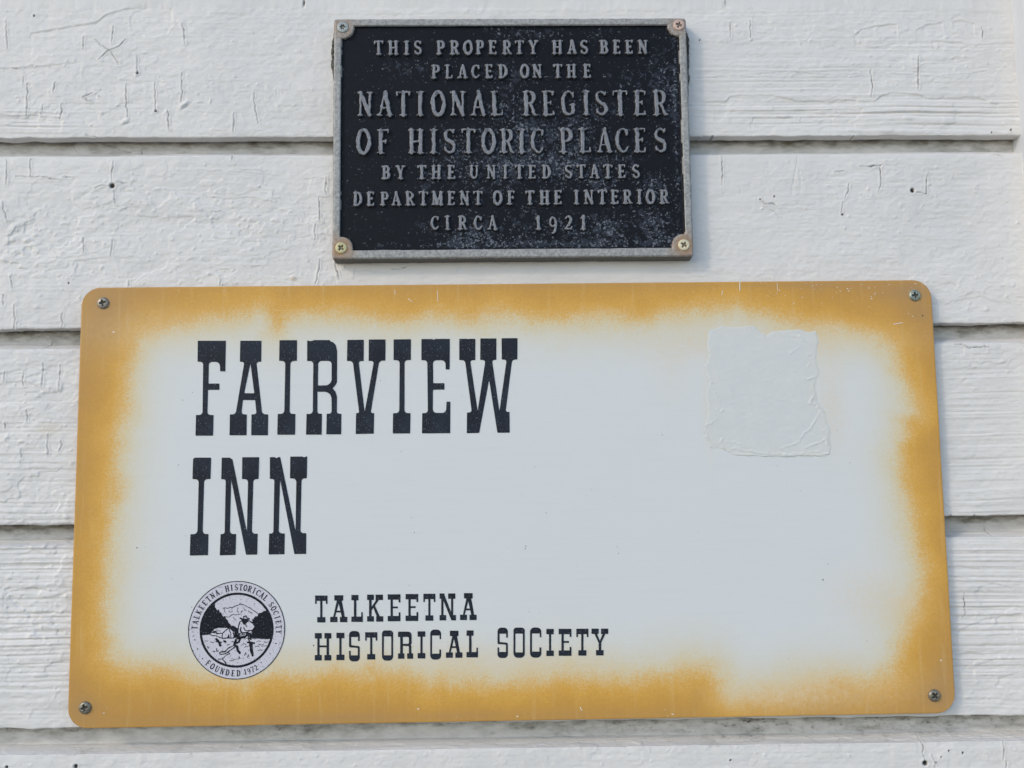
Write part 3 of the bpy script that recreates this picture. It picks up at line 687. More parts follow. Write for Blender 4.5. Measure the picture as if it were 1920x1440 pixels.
ROM = {
 'T': (.62, [(.31, b0, .31, b1, T_), (.02, b1, .60, b1, t2), (.02, b1, .03, .84, t2, .03), (.60, b1, .59, .84, t2, .03)] + sf(.31, b0)),
 'H': (.66, [(.13, b0, .13, b1, T_), (.53, b0, .53, b1, T_), (.13, .5, .53, .5, t2)] + sf(.13, b0, .13) + sf(.13, b1, .13) + sf(.53, b0, .13) + sf(.53, b1, .13)),
 'I': (.26, [(.13, b0, .13, b1, T_)] + sf(.13, b0) + sf(.13, b1)),
 'S': (.50, arc(.25, .74, .19, .225, 30, 180, t2, .06) + arc(.25, .74, .19, .21, 180, 250, .06, T_) + [(.185, .545, .33, .45, T_)] + arc(.26, .26, .20, .225, 60, 0, T_, .07) + arc(.26, .26, .20, .225, 0, -150, .07, t2) + [(.42, .84, .44, .94, t2), (.075, .10, .055, .24, t2)]),
 'P': (.54, [(.13, b0, .13, b1, T_), (.13, b1, .28, b1, t2), (.13, .47, .28, .47, t2)] + arc(.27, .716, .21, .25, 90, -90, t2, t2, T_) + sf(.13, b0) + sf(.08, b1, .08)),
 'R': (.60, [(.13, b0, .13, b1, T_), (.13, b1, .28, b1, t2), (.13, .49, .30, .49, t2), (.30, .49, .50, .05, T_ * .8, .06), (.50, .04, .60, .03, .04)] + arc(.27, .726, .20, .24, 90, -90, t2, t2, T_) + sf(.13, b0) + sf(.08, b1, .08)),
 'O': (.62, arc(.31, .5, .25, .47, 0, 360, T_, T_, None, 26)),
 'E': (.52, [(.13, b0, .13, b1, T_), (.1, b1, .45, b1, t2), (.1, b0, .47, b0, t2), (.13, .51, .36, .51, t2), (.46, b1, .45, .84, t2, .03), (.48, b0, .47, .17, t2, .03), (.36, .57, .36, .45, .035)] + sf(.08, b0, .08) + sf(.08, b1, .08)),
 'F': (.50, [(.13, b0, .13, b1, T_), (.1, b1, .45, b1, t2), (.13, .51, .36, .51, t2), (.46, b1, .45, .84, t2, .03), (.36, .57, .36, .45, .035)] + sf(.13, b0) + sf(.08, b1, .08)),
 'Y': (.62, [(.31, b0, .31, .48, T_), (.09, b1, .31, .46, T_), (.53, b1, .31, .46, t2)] + sf(.31, b0) + sf(.09, b1, .11) + sf(.53, b1, .10)),
 'A': (.64, [(.10, b0, .32, b1, t2), (.33, b1, .54, b0, T_), (.20, .33, .45, .33, t2)] + sf(.10, b0, .11) + sf(.54, b0, .12)),
 'B': (.56, [(.13, b0, .13, b1, T_), (.13, b1, .28, b1, t2), (.13, .52, .28, .52, t2), (.13, b0, .28, b0, t2)] + arc(.27, .745, .18, .22, 90, -90, t2, t2, T_) + arc(.28, .28, .21, .245, 90, -90, t2, t2, T_) + sf(.08, b0, .08) + sf(.08, b1, .08)),
 'N': (.68, [(.12, b0, .12, b1, t2 * 1.1), (.13, b1, .54, .04, T_), (.54, .04, .54, b1, t2 * 1.1)] + sf(.12, b0, .11) + sf(.08, b1, .09) + sf(.54, b1, .11)),
 'L': (.50, [(.13, b0, .13, b1, T_), (.1, b0, .46, b0, t2), (.47, b0, .47, .20, t2, .03)] + sf(.13, b1) + sf(.08, b0, .08)),
 'C': (.60, arc(.33, .5, .26, .46, 45, 130, t2, .06) + arc(.33, .5, .26, .46, 130, 230, .06, .06, T_) + arc(.33, .5, .26, .46, 230, 318, .06, t2) + [(.52, .74, .53, .93, t2)]),
 'D': (.62, [(.13, b0, .13, b1, T_), (.13, b1, .26, b1, t2), (.13, b0, .26, b0, t2)] + arc(.25, .5, .28, .465, 90, -90, t2, t2, T_ * 1.1) + sf(.08, b0, .08) + sf(.08, b1, .08)),
 'G': (.64, arc(.33, .5, .26, .46, 45, 130, t2, .06) + arc(.33, .5, .26, .46, 130, 230, .06, .06, T_) + arc(.33, .5, .26, .46, 230, 310, .06, t2) + [(.52, .74, .53, .93, t2), (.51, .10, .51, .40, T_ * .9)] + sf(.51, .42, .12)),
 'K': (.62, [(.13, b0, .13, b1, T_), (.14, .45, .48, b1, t2), (.25, .55, .54, b0, T_)] + sf(.13, b0, .12) + sf(.13, b1, .12) + sf(.54, b0, .09) + sf(.48, b1, .09)),
 'U': (.64, [(.12, .3, .12, b1, T_), (.52, .3, .52, b1, t2)] + arc(.32, .30, .20, .26, 180, 360, T_, t2) + sf(.12, b1, .12) + sf(.52, b1, .10)),
 'M': (.80, [(.12, b0, .14, b1, t2), (.15, b1, .40, .08, T_), (.40, .08, .64, b1, t2), (.66, b1, .67, b0, T_)] + sf(.12, b0, .11) + sf(.67, b0, .12) + sf(.10, b1, .08) + sf(.70, b1, .08)),
 '1': (.40, [(.22, b0, .22, b1, T_), (.22, b1, .06, .80, t2, .03)] + sf(.22, b0)),
 '9': (.56, arc(.27, .66, .19, .27, 0, 360, t2, t2, None, 20) + arc(.08, .55, .40, .66, 12, -68, T_, t2) ),
 '2': (.56, arc(.26, .73, .18, .22, 160, 0, t2, T_) + [(.44, .72, .36, .45, T_, .06), (.36, .45, .08, .06, .06, t2), (.08, .06, .46, .06, .05), (.46, .05, .50, .20, t2, .03)]),
 '7': (.52, [(.06, b1, .48, b1, .05), (.06, b1, .06, .82, .035), (.48, b1, .20, b0, .05, T_)]),
}
def glyph_sd(ch, x, y, wscale=1.0, extra=0.0):
    d = np.full(x.shape, 1e9)
    for st in ROM[ch][1]:
        w1 = st[5] if len(st) > 5 else st[4]
        d = np.minimum(d, sd_seg(x, y, st[0] * wscale, st[1], st[2] * wscale, st[3], st[4] + extra, w1 + extra))
    return d

# ------------------------------------------------------------------ the round emblem printed on the sign
EC = (748, 728); EOFF = (340, 1080); ESC = 7.2
eu, ev = s_uv(EOFF[0] + EC[0] / ESC, EOFF[1] + EC[1] / ESC)
ux, uy = s_uv(EOFF[0] + (EC[0] + 650) / ESC, EOFF[1] + EC[1] / ESC); EK = float(math.hypot(ux - eu, uy - ev)) / 650   # mm per crop pixel
mE = Mat('emblem_ink', .5, .15); mE.color(mE.mix(mE.rng(mE.noise(900, 2, .6, seed=3), .60, .66, 0, .6), (.011, .012, .018, 1), (.15, .15, .18, 1))); EINK = mE.m
me_ = Mat('emblem_pale_print', .5, .35)
cc = me_.mix(me_.rng(me_.noise(700, 3, .7), .565, .64, 0, .8), (.64, .615, .66, 1), (.16, .16, .18, 1)); me_.color(cc)
def ering(name, r0, r1, mat, off, parent, n=96):
    A = np.linspace(0, 2 * math.pi, n, endpoint=False); V = []; Q = []
    for r in (r0, r1): V += [(r * math.cos(a) * MM, 0, r * math.sin(a) * MM) for a in A]
    if r0 <= 0:
        V = V[n:]; me = bpy.data.meshes.new(name); me.from_pydata(V, [], [list(range(n))])
    else:
        me = bpy.data.meshes.new(name); me.from_pydata(V, [], [(i, (i + 1) % n, n + (i + 1) % n, n + i) for i in range(n)])
    return link(name, me, parent, mat, (0, off * MM, 0))
emb = empty('emblem', (0, 0, 0)); emb.parent = sign; emb.location = (float(eu) * MM, -.20 * MM, float(ev) * MM)
emb['label'] = 'round printed seal with a gold panner, tent and mountains'
ering('disc', 0, 655 * EK, me_.m, 0, emb)
ering('outer_ring', 643 * EK, 654 * EK, EINK, -.10, emb)
ering('inner_ring', 468 * EK, 499 * EK, EINK, -.10, emb)
def efield(name, f, bb, cell=.16, off=-.08):
    me = field_mesh(name, f, bb[0], bb[2], bb[1], bb[3], cell / EK, lambda u, v: np.stack([(u - EC[0]) * EK * MM, 0 * u, -(v - EC[1]) * EK * MM], -1))
    if me: return link(name, me, emb, EINK, (0, off * MM, 0))
def ringarc(a0, a1, r=480):
    return [(EC[0] + r * math.cos(math.radians(a)), EC[1] - r * math.sin(math.radians(a))) for a in np.linspace(a0, a1, 14)]
rs = np.random.RandomState(4)
def jag(P, amp=16):
    out = []
    for a, b in zip(P[:-1], P[1:]):
        n = max(1, int(math.hypot(b[0] - a[0], b[1] - a[1]) / 22))
        for k in range(n): out.append((a[0] + (b[0] - a[0]) * k / n + rs.uniform(-amp, amp) * .5, a[1] + (b[1] - a[1]) * k / n + (amp if k % 2 else -amp)))
    return out + [P[-1]]
TL = jag([(445, 385), (455, 440), (500, 462), (545, 520), (590, 550), (620, 610), (660, 655), (720, 690), (760, 705)], 12) + [(765, 770), (745, 832), (718, 832), (716, 750), (650, 695), (505, 690), (440, 705), (400, 752), (398, 775), (270, 790)] + ringarc(187, 130)
TR = jag([(1150, 450), (1115, 490), (1080, 512), (1040, 520), (1000, 560), (950, 590)], 12) + [(962, 625), (990, 660), (1008, 695), (950, 745), (940, 832), (1000, 838), (1195, 852)] + ringarc(-16, 33)
efield('dark_forest', lambda x, y: np.minimum(sd_poly(x, y, TL), sd_poly(x, y, TR)), (250, 330, 1245, 870))
def lines_f(Ls): return lambda x, y: np.minimum.reduce([sd_line(x + 3 * vnoise(x, y, 14, 14, 3), y + 3 * vnoise(x, y, 14, 14, 4), P, w_ * 1.45) for P, w_ in Ls])
MTN = [([(560,440),(585,428),(620,440),(650,425),(690,432),(720,410),(760,398),(800,385),(850,400),(890,425),(930,440),(965,470),(1000,490),(1040,520)], 3.2),
       ([(600,548),(640,555),(670,535),(700,518),(730,530),(765,522),(800,515)], 2.8), ([(640,470),(660,490),(690,480)], 2.4), ([(840,420),(850,460),(880,470)], 2.4), ([(700,560),(720,590),(745,600)], 2.4),
       ([(905,470),(930,500),(960,505)], 2.4), ([(585,430),(575,470),(600,500)], 2.4), ([(760,430),(750,470),(775,500)], 2.4), ([(820,470),(800,500)], 2.4)]
efield('mountain', lines_f(MTN), (540, 370, 1060, 640))
def tent_f(x, y):
    d = lines_f([([(400,752),(450,702),(505,690),(640,692),(700,740),(718,832),(555,836),(555,770),(640,697)], 4.5), ([(640,697),(668,770),(672,832)], 3.5), ([(400,760),(470,745),(480,775),(555,770)], 4), ([(420,760),(500,765)], 3), ([(430,740),(520,735)], 3), ([(500,690),(495,665)], 4), ([(285,786),(400,780)], 3), ([(400,780),(420,800),(470,800),(540,830)], 4)])(x, y)
    return np.minimum(d, sd_poly(x, y, [(645, 770), (618, 832), (656, 833)]))
efield('tent', tent_f, (270, 650, 740, 850))
def miner_f(x, y):
    L = [([(795,572),(830,588),(880,590),(912,582)], 8), ([(835,575),(845,548),(870,545),(890,575)], 5), ([(830,600),(850,640),(880,610)], 14), ([(850,640),(868,665),(885,690)], 4),
         ([(790,618),(772,680),(765,770),(785,790)], 5), ([(790,618),(830,605)], 5), ([(895,605),(930,615),(965,640),(1003,690),(960,735),(905,742)], 6), ([(805,690),(800,740),(830,780)], 5), ([(845,690),(860,735),(905,742)], 4),
         ([(760,800),(800,770),(860,765),(900,760)], 6), ([(760,810),(800,828),(860,820),(900,790)], 10), ([(780,800),(860,790)], 4),
         ([(880,770),(930,780),(938,850)], 9), ([(905,770),(912,860),(940,900)], 6), ([(760,835),(800,850),(780,890),(740,900)], 9), ([(740,860),(720,930),(760,950),(765,1000),(795,1032)], 11), ([(700,940),(640,965),(600,1010),(560,1020)], 5),
         ([(900,895),(985,905)], 9), ([(935,905),(940,960),(950,1010),(968,1065)], 12), ([(960,900),(962,980),(975,1040)], 5),
         ([(720,960),(660,1000),(600,1040),(540,1050),(520,1030),(550,1010),(600,1015)], 5), ([(600,1075),(560,1110),(600,1150),(620,1190)], 4), ([(560,1110),(510,1110)], 4), ([(610,1060),(660,1040),(640,1020)], 4),
         ([(475,845),(500,870),(520,900),(530,930)], 11), ([(470,880),(545,890)], 5), ([(580,870),(600,885)], 9), ([(480,970),(485,1005),(510,1000)], 4), ([(360,940),(372,965)], 4)]
    return lines_f(L)(x, y)
efield('gold_panner', miner_f, (340, 530, 1030, 1210))
GL = [([(740,835),(850,840),(1000,842),(1185,852)], 3)] + [([(x0, y0), (x0 + a * 30, y0 + b * 14), (x0 + a * 60, y0 + b * 4)], 2.6) for x0, y0, a, b in
      [(1020,890,1,-1),(1050,920,1,1),(1000,960,1,-1),(1090,950,1,-.5),(1040,1010,1,-1),(860,1070,.4,-3),(900,1100,.3,-3),(700,1110,1,.5),(780,1120,.3,-3),(400,880,.8,1),(430,1000,.6,1),(620,930,.6,-1),(330,860,.6,1),(680,880,1,.4),(820,920,1,-.6),(860,960,.7,-1),(660,1130,1,.4),(1120,890,.8,.6)]]
efield('ground_line', lines_f(GL), (290, 780, 1210, 1160))
def eletter(ch, ang, r, hgt, inward=False):
    "letter on the ring; ang in degrees counter-clockwise from the right; hgt cap height in crop px"
    wd = ROM[ch][0]; h = hgt * EK
    me = field_mesh('letter', lambda x, y: glyph_sd(ch, x, y, 1.0, .006), -.12, wd + .12, -.1, 1.1, .05,
                    lambda u, v: np.stack([(u - wd / 2) * h * MM, 0 * u, (v - .5) * h * MM], -1))
    o = link('letter', me, emb, EINK)
    a = math.radians(ang); o.location = (r * EK * math.cos(a) * MM, -.10 * MM, r * EK * math.sin(a) * MM)
    rot = (a - math.pi / 2) if not inward else (a + math.pi / 2)
    o.rotation_euler = (0, -rot, 0)
def earc(word, a0, a1, r, h, inward=False):
    for k, ch in enumerate(word): eletter(ch, a0 + (a1 - a0) * k / (len(word) - 1), r, h, inward)
earc('TALKEETNA', 176, 118.5, 570, 76); earc('HISTORICAL', 104, 47.5, 570, 78); earc('SOCIETY', 36, -3.5, 570, 74)
earc('FOUNDED', 229, 273.5, 572, 78, True); earc('1972', 282.5, 298, 570, 72, True)
DOTS = [(150,745,6),(187,850,9),(225,972,9),(295,1100,9),(1280,915,9),(1203,1050,8),(1085,1165,8),(1045,1195,5),(1050,1250,4),(540,205,5)]
for a, b, c_ in DOTS: efield('dot', lambda x, y: np.hypot(x - a, y - b) - c_, (a - 12, b - 12, a + 12, b + 12))

# ------------------------------------------------------------------ torn paper residue on the sign
PO = (1280, 580, 4.8)
PB = s_pts([(230,205),(330,158),(420,165),(500,160),(640,155),(700,215),(760,245),(800,205),(950,185),(1100,200),(1190,205),(1215,300),(1190,420),(1220,600),(1180,700),(1200,820),(1270,920),(1310,1080),(1325,1200),(1320,1305),(1240,1318),(900,1322),(700,1312),(470,1308),(370,1250),(250,1240),(225,1150),(175,1085),(205,1040),(240,930),(215,780),(240,650),(210,520),(245,400),(225,300)], *PO)
PRIDGE = [([(305,905),(340,918),(365,905)],.9),([(205,1042),(250,1035),(270,1010),(315,990)],.8),([(165,1080),(205,1120),(235,1180)],1.0),([(290,750),(315,790),(340,818)],.6),([(215,600),(235,650),(260,665)],.5),
          ([(330,158),(390,152)],.4),([(560,160),(640,152),(690,190),(710,225),(760,245)],.55),([(980,238),(1060,245),(1110,300)],.8),([(960,400),(1010,365),(1045,345)],.6),([(1000,550),(1035,575)],.5),([(1090,620),(1125,628),(1180,605)],.8),
          ([(1180,770),(1155,825),(1140,845),(1190,858)],.8),([(1215,880),(1235,905),(1270,925)],1.0),([(1235,925),(1190,1000),(1160,1060),(1100,1110),(1055,1165),(1050,1190),(980,1220),(880,1255)],.75),([(1110,1245),(1180,1220),(1240,1195),(1285,1160),(1305,1215)],.8),
          ([(330,1205),(350,1170),(360,1195),(430,1192),(520,1215)],.7),([(350,1240),(440,1300),(560,1312),(900,1318),(1250,1308),(1310,1300)],1.1),([(430,1250),(600,1275),(760,1300),(900,1306),(1100,1290),(1230,1280)],.9),([(740,1290),(765,1275),(772,1288)],.7),
          ([(1120,520),(1145,490)],.5),([(1130,410),(1160,405)],.4),([(1250,1090),(1300,1105)],.6),([(640,360),(700,372)],.25),([(400,560),(430,545)],.3),([(1000,190),(1195,208)],.5)]
def paper():
    Pm = np.array(PB); u0, v0 = Pm.min(0) - 2; u1, v1 = Pm.max(0) + 2; cell = .45
    us = np.arange(u0, u1, cell); vs_ = np.arange(v0, v1, cell); U, V = np.meshgrid(us, vs_)
    d = sd_poly(U + 1.6 * fbm(U, V, 6, 6, 3, 4), V + 1.3 * fbm(U, V, 6, 6, 4, 4), Pm)
    low = sstep(-25, -45, V)
    h = -.16 + .155 * sstep(.5, -.3, d) + (.02 + .09 * low) * sstep(-.1, -1.4, d) + .07 * fbm(U, V, 3.5, 2.2, 8, 4) + .05 * fbm(U, V, 22, 14, 9, 2)
    for pts, a in PRIDGE:
        q = s_pts(pts, *PO); dd = sd_line(U + .5 * vnoise(U, V, 2, 2, 5), V + .5 * vnoise(U, V, 2, 2, 6), q, 0)
        h = h + a * .42 * np.exp(-(dd / .62) ** 2) * (.75 + .5 * vnoise(U, V, 2, 2, 14))
    keep = d < .9
    rip = sstep(-11, 0, d)
    idx = grid_quads(*U.shape); kk = keep.ravel()[idx].all(1)
    cu, cv = Pm.mean(0)
    co = np.stack([(U - cu), -h, (V - cv)], -1).reshape(-1, 3) * MM
    used = np.unique(idx[kk]); mp_ = -np.ones(len(co), int); mp_[used] = np.arange(len(used))
    me = mesh_np('paper_residue', co[used], mp_[idx[kk]], True, dict(edge=(rip * (.5 + .5 * fbm(U, V, 9, 9, 33, 2))).ravel()[used]))
    return me, cu, cv
mq = Mat('torn_paper_residue', .8, .2)
pc = mq.mix(mq.rng(mq.noise(80, 5, .7), .35, .7), (.672, .682, .662, 1), (.705, .703, .678, 1))
mq.color(mq.mix(mq.math('MULTIPLY', mq.attr('edge'), .55, True), pc, (.70, .67, .58, 1))); mq.bump(mq.noise(900, 3), .0001, .5)
pm_, cu, cv = paper()
pr = link('paper_residue', pm_, sign, mq.m, (cu * MM, -.16 * MM, cv * MM)); pr['label'] = 'rectangular scar of torn peeled sticker paper'

# little scratches and paint flecks
mf = Mat('pale_scratch', .6, .3); mf.color((.80, .74, .62, 1))
FL = [([(1387,527),(1387,545)],.35),([(1355,545),(1353,553)],.22),([(1457,531),(1458,544)],.2),([(1675,608),(1683,608),(1692,605)],.28),([(1763,1238),(1765,1238)],.45),([(1588,512+29),(1590,541)],.3),([(1639,552),(1640,552)],.3),([(1633,560),(1635,560)],.4),
      ([(212,622),(215,623)],.5),([(783,1329),(785,1329)],.45),([(969,1343),(971,1343)],.4),([(1088,1326),(1091,1332)],.3),([(1260,1339),(1262,1339)],.45),([(194,1349-12),(196,1337)],.3),([(193,1337),(194,1337)],.3),([(1711,593),(1712,593)],.3),([(1590,545),(1592,546)],.3),
      ([(740,545),(741,552)],.2),([(820,545),(821,565)],.2),([(765,560),(773,566)],.2)]
_r2 = np.random.RandomState(9)
for _ in range(46):
    px = _r2.uniform(1400, 1735); py = 530 + abs(_r2.randn()) * 22; FL.append(([(px, py), (px + _r2.uniform(.3, 2.5), py + _r2.uniform(-1, 1))], _r2.uniform(.12, .26)))
for _ in range(30):
    px = _r2.uniform(170, 1760); py = _r2.choice([_r2.uniform(535, 590), _r2.uniform(1300, 1345)]); FL.append(([(px, py), (px + _r2.uniform(.3, 2), py)], _r2.uniform(.1, .2)))
V = []; Fc = []
for pts, wd in FL:
    q = s_pts(pts)
    a, b = np.array(q[0]), np.array(q[-1]); dv = b - a; L = max(np.linalg.norm(dv), 1e-3); dv /= L; nn = np.array([-dv[1], dv[0]]) * wd; dv = dv * wd
    k0 = len(V)
    for p in (a - dv, a + nn, b + nn * .8, b + dv, b - nn, a - nn * .9): V.append((p[0] * MM, -.16 * MM, p[1] * MM))
    Fc.append(list(range(k0, k0 + 6)))
me = bpy.data.meshes.new('paint_flecks'); me.from_pydata(V, [], Fc)
tag(link('paint_flecks', me, sign, mf.m), kind='stuff')

# fly specks and tiny scuffs on the white field
mz = Mat('dark_speck', .7, .2); mz.color((.12, .11, .10, 1))
V = []; Fc = []
SPK = [(986,1024,.32),(985,1029,.28),(257,1027,.35),(1543,1087,.4),(588,1210,.4),(1730,592,.5),(777,998,.25),(1552,1057,.22)]
for _ in range(70): SPK.append((_r2.uniform(260, 1700), _r2.uniform(600, 1270), abs(_r2.randn()) * .07 + .10))
for px, py, rr_ in SPK:
    u, v = s_uv(px, py); k0 = len(V)
    for a in range(6): V.append(((u + rr_ * math.cos(a * 1.047) * (1 + .4 * _r2.rand())) * MM, -.165 * MM, (v + rr_ * 1.2 * math.sin(a * 1.047) * (1 + .5 * _r2.rand())) * MM))
    Fc.append(list(range(k0, k0 + 6)))
me = bpy.data.meshes.new('fly_specks'); me.from_pydata(V, [], Fc)
tag(link('fly_specks', me, sign, mz.m), kind='stuff')

# ------------------------------------------------------------------ screws
def screw_mesh(r, dome, star=False, rot=20, depth=1.1):
    "pan head with a cross (or six-point) recess, facing -Y"
    nr, ns = 22, 56
    rad = np.concatenate([[0.0001], np.linspace(.06, 1, nr - 1)]) * r; A = np.linspace(0, 2 * math.pi, ns, endpoint=False)
    RR, AA = np.meshgrid(rad, A, indexing='ij'); X = RR * np.cos(AA); Z = RR * np.sin(AA)
    hgt = dome * np.sqrt(np.clip(1 - (RR / r) ** 2.6, 0, 1)) + .15
    a0 = math.radians(rot); c_, s_ = math.cos(a0), math.sin(a0); x = X * c_ + Z * s_; z = -X * s_ + Z * c_
    if star:
        rr = r * (.40 + .10 * np.cos(6 * AA)); g = sstep(.25, -.15, np.hypot(X, Z) - rr)
    else:
        arm = .56 * r; wv = .125 * r
        d1 = np.maximum(np.abs(x) - wv * (1 + .4 * (1 - np.abs(z) / r)), np.abs(z) - arm); d2 = np.maximum(np.abs(z) - wv * (1 + .4 * (1 - np.abs(x) / r)), np.abs(x) - arm)
        g = sstep(.16, -.18, np.minimum(d1, d2))
    hgt = hgt - depth * g * np.clip(1 - np.hypot(X, Z) / r * .9, .35, 1)
    V = np.stack([X, -hgt, Z], -1)
    skirt = V[-1].copy(); skirt[:, 1] = 1.2
    V = np.concatenate([V.reshape(-1, 3), skirt]) * MM
    q = []
    for i in range(nr):
        a = i * ns + np.arange(ns); b = a + ns; q.append(np.stack([a, np.roll(a, -1), np.roll(b, -1), b], -1))
    return mesh_np('screw', V, np.concatenate(q), True, dict(recess=np.concatenate([g.ravel(), np.zeros(ns)])))
def screw_mat(name, c1, c2, rough=.45, metal=.6):
    q = Mat(name, rough, .5, metal); k = q.mix(q.rng(q.noise(700, 4, .7), .38, .62), c1, c2)
    q.color(q.mix(q.math('MULTIPLY', q.attr('recess'), .85), k, (.02, .018, .015, 1))); q.bump(q.noise(1500, 3), .00008, .5); return q.m
def put_screw(parent, x, z, dep, r, dome, mat, label, rot, star=False):
    o = link('screw', screw_mesh(r, dome, star, rot), parent, mat); o['label'] = label
    o.matrix_parent_inverse = parent.matrix_basis.inverted(); o.location = (x * MM, -dep * MM, Z0 + z * MM)
bpy.context.view_layer.update()
for (px, py, c1, c2, lab, rot, dm) in (
    (192.5, 568, (.36, .33, .28, 1), (.20, .17, .13, 1), 'dull bronze screw in the upper left corner', 12, 1.5),
    (1716, 553.5, (.20, .26, .24, 1), (.42, .40, .30, 1), 'green tarnished screw in the upper right corner', 8, 1.6),
    (158.5, 1327.5, (.30, .28, .22, 1), (.17, .15, .11, 1), 'dull bronze screw in the lower left corner', 18, 1.8),
    (1752.5, 1304.5, (.18, .17, .13, 1), (.30, .25, .19, 1), 'dark brown screw in the lower right corner', 40, 2.0)):
    x, z = W(px, py, SD + 1); put_screw(sign, float(x), float(z), SD, 4.3, dm, screw_mat('tarnished_screw_metal', c1, c2, .38, .5), lab, rot)

# ------------------------------------------------------------------ the cast metal plaque
PT = 11.5                                                    # rim height over the wall
PR = 9.0                                                     # level of the sunk panel
cor = [W(*q, PT) for q in ((625.0, 37), (1287, 32.5), (1298.5, 481.5), (625.5, 484))]
cor = np.array([(float(a), float(b)) for a, b in cor])
pcx, pcz = cor.mean(0); ex = (cor[1] - cor[0] + cor[2] - cor[3]); pa = math.atan2(ex[1], ex[0])
PHW = (np.linalg.norm(cor[1] - cor[0]) + np.linalg.norm(cor[2] - cor[3])) / 4; PHH = (np.linalg.norm(cor[3] - cor[0]) + np.linalg.norm(cor[2] - cor[1])) / 4
def p_uv(px, py, dep=PT):
    x, z = W(px, py, dep); x = x - pcx; z = z - pcz; c, s = math.cos(pa), math.sin(pa)
    return c * x + s * z, -s * x + c * z
plaque = empty('cast_plaque', (pcx * MM, 0, Z0 + pcz * MM)); plaque.rotation_euler = (0, -pa, 0)
tag(plaque, 'dark cast metal plaque with raised grey letters and bare metal rim above the yellow sign', 'plaque')
SCR = [(642.5, 50.5), (1273, 46.5), (639.5, 464.5), (1282.5, 459)]
scu = [tuple(float(c) for c in p_uv(*q, PT + .5)) for q in SCR]
def plaque_grid():
    st = .5; draft = .7
    us = np.concatenate([[-PHW, -PHW + .25], np.arange(-PHW + .6, PHW - .5, st), [PHW - .25, PHW]]); vs_ = np.concatenate([[-PHH, -PHH + .25], np.arange(-PHH + .6, PHH - .5, st), [PHH - .25, PHH]])
    U, V = np.meshgrid(us, vs_)
    wob = .22 * fbm(U, V, 14, 14, 3, 3)
    e = np.minimum(PHW - np.abs(U), PHH - np.abs(V))
    eb = PHH - np.abs(V)
    rimw = np.where((V < 0) & (eb <= PHW - np.abs(U)), 5.9, 4.8)
    d = e - rimw + wob                                       # positive inside the sunk panel
    for (a, b) in scu: d = np.minimum(d, np.hypot(U - a, V - b) - 7.9 + wob)
    inside = sstep(-.15, 1.05, d)
    h = PT - (PT - PR) * inside
    h = h + .10 * fbm(U, V, 3, 3, 31, 3) * (1 - inside) + .05 * fbm(U, V, 2.0, 2.0, 33, 3) * inside + .12 * fbm(U, V, 60, 40, 35, 2)
    h = h - .9 * sstep(.9, 0, e) ** 2
    rc = 2.2; au, av = np.abs(U) - (PHW - rc), np.abs(V) - (PHH - rc); out = (au > 0) & (av > 0); dd = np.hypot(au, av)
    f = np.where(out & (dd > rc), rc / np.maximum(dd, 1e-6), 1)
    U2 = np.where(out, np.sign(U) * (PHW - rc + au * f), U); V2 = np.where(out, np.sign(V) * (PHH - rc + av * f), V)
    edge_j = .25 * fbm(U2, V2, 9, 9, 91, 3)
    return U2, V2, h, inside
PU, PV, Ph, Pin = plaque_grid()
blobs = [(775,125,60,28,.9),(955,60,70,22,.7),(960,190,60,60,.55),(975,260,110,60,.8),(1010,310,180,40,.85),(1100,240,110,70,.6),(1180,170,90,60,.4),(1230,110,40,60,.7),(1250,200,30,60,.6),(1120,340,130,30,.7),(1000,430,170,40,.95),(880,440,70,20,.7),
         (1200,430,90,45,.8),(1240,370,40,80,.6),(850,300,90,50,.5),(760,400,120,60,.2),(680,300,40,120,.18),(900,130,90,25,.45),(1050,140,90,25,.4),(960,458,320,7,1.0),(1268,250,7,200,.9),(830,350,120,30,.45),(1110,60,120,12,.5),(720,180,60,60,.2)]
def patina(U, V, seedoff=0):
    r = 0
    for (px, py, rx, ry, a) in blobs:
        cx, cz = p_uv(px, py, PR); r = r + a * np.exp(-(((U - cx) / (rx / PXMM)) ** 2 + ((V - cz) / (ry / PXMM)) ** 2))
    return np.clip(r * .66 + .40 * fbm(U, V, 18, 14, 201, 3) * np.clip(r * 2, .2, 1), 0, 1)
rust = 0
for (a, b), k in zip(scu, (.6, .5, 1.25, 1.15)): rust = rust + k * np.exp(-(np.hypot(PU - a, PV - b) / 8.5) ** 2)
pat = patina(PU, PV)
idx = grid_quads(*PU.shape); inq = Pin.ravel()[idx].mean(1) > .55
co = np.stack([PU, -Ph, PV], -1).reshape(-1, 3) * MM
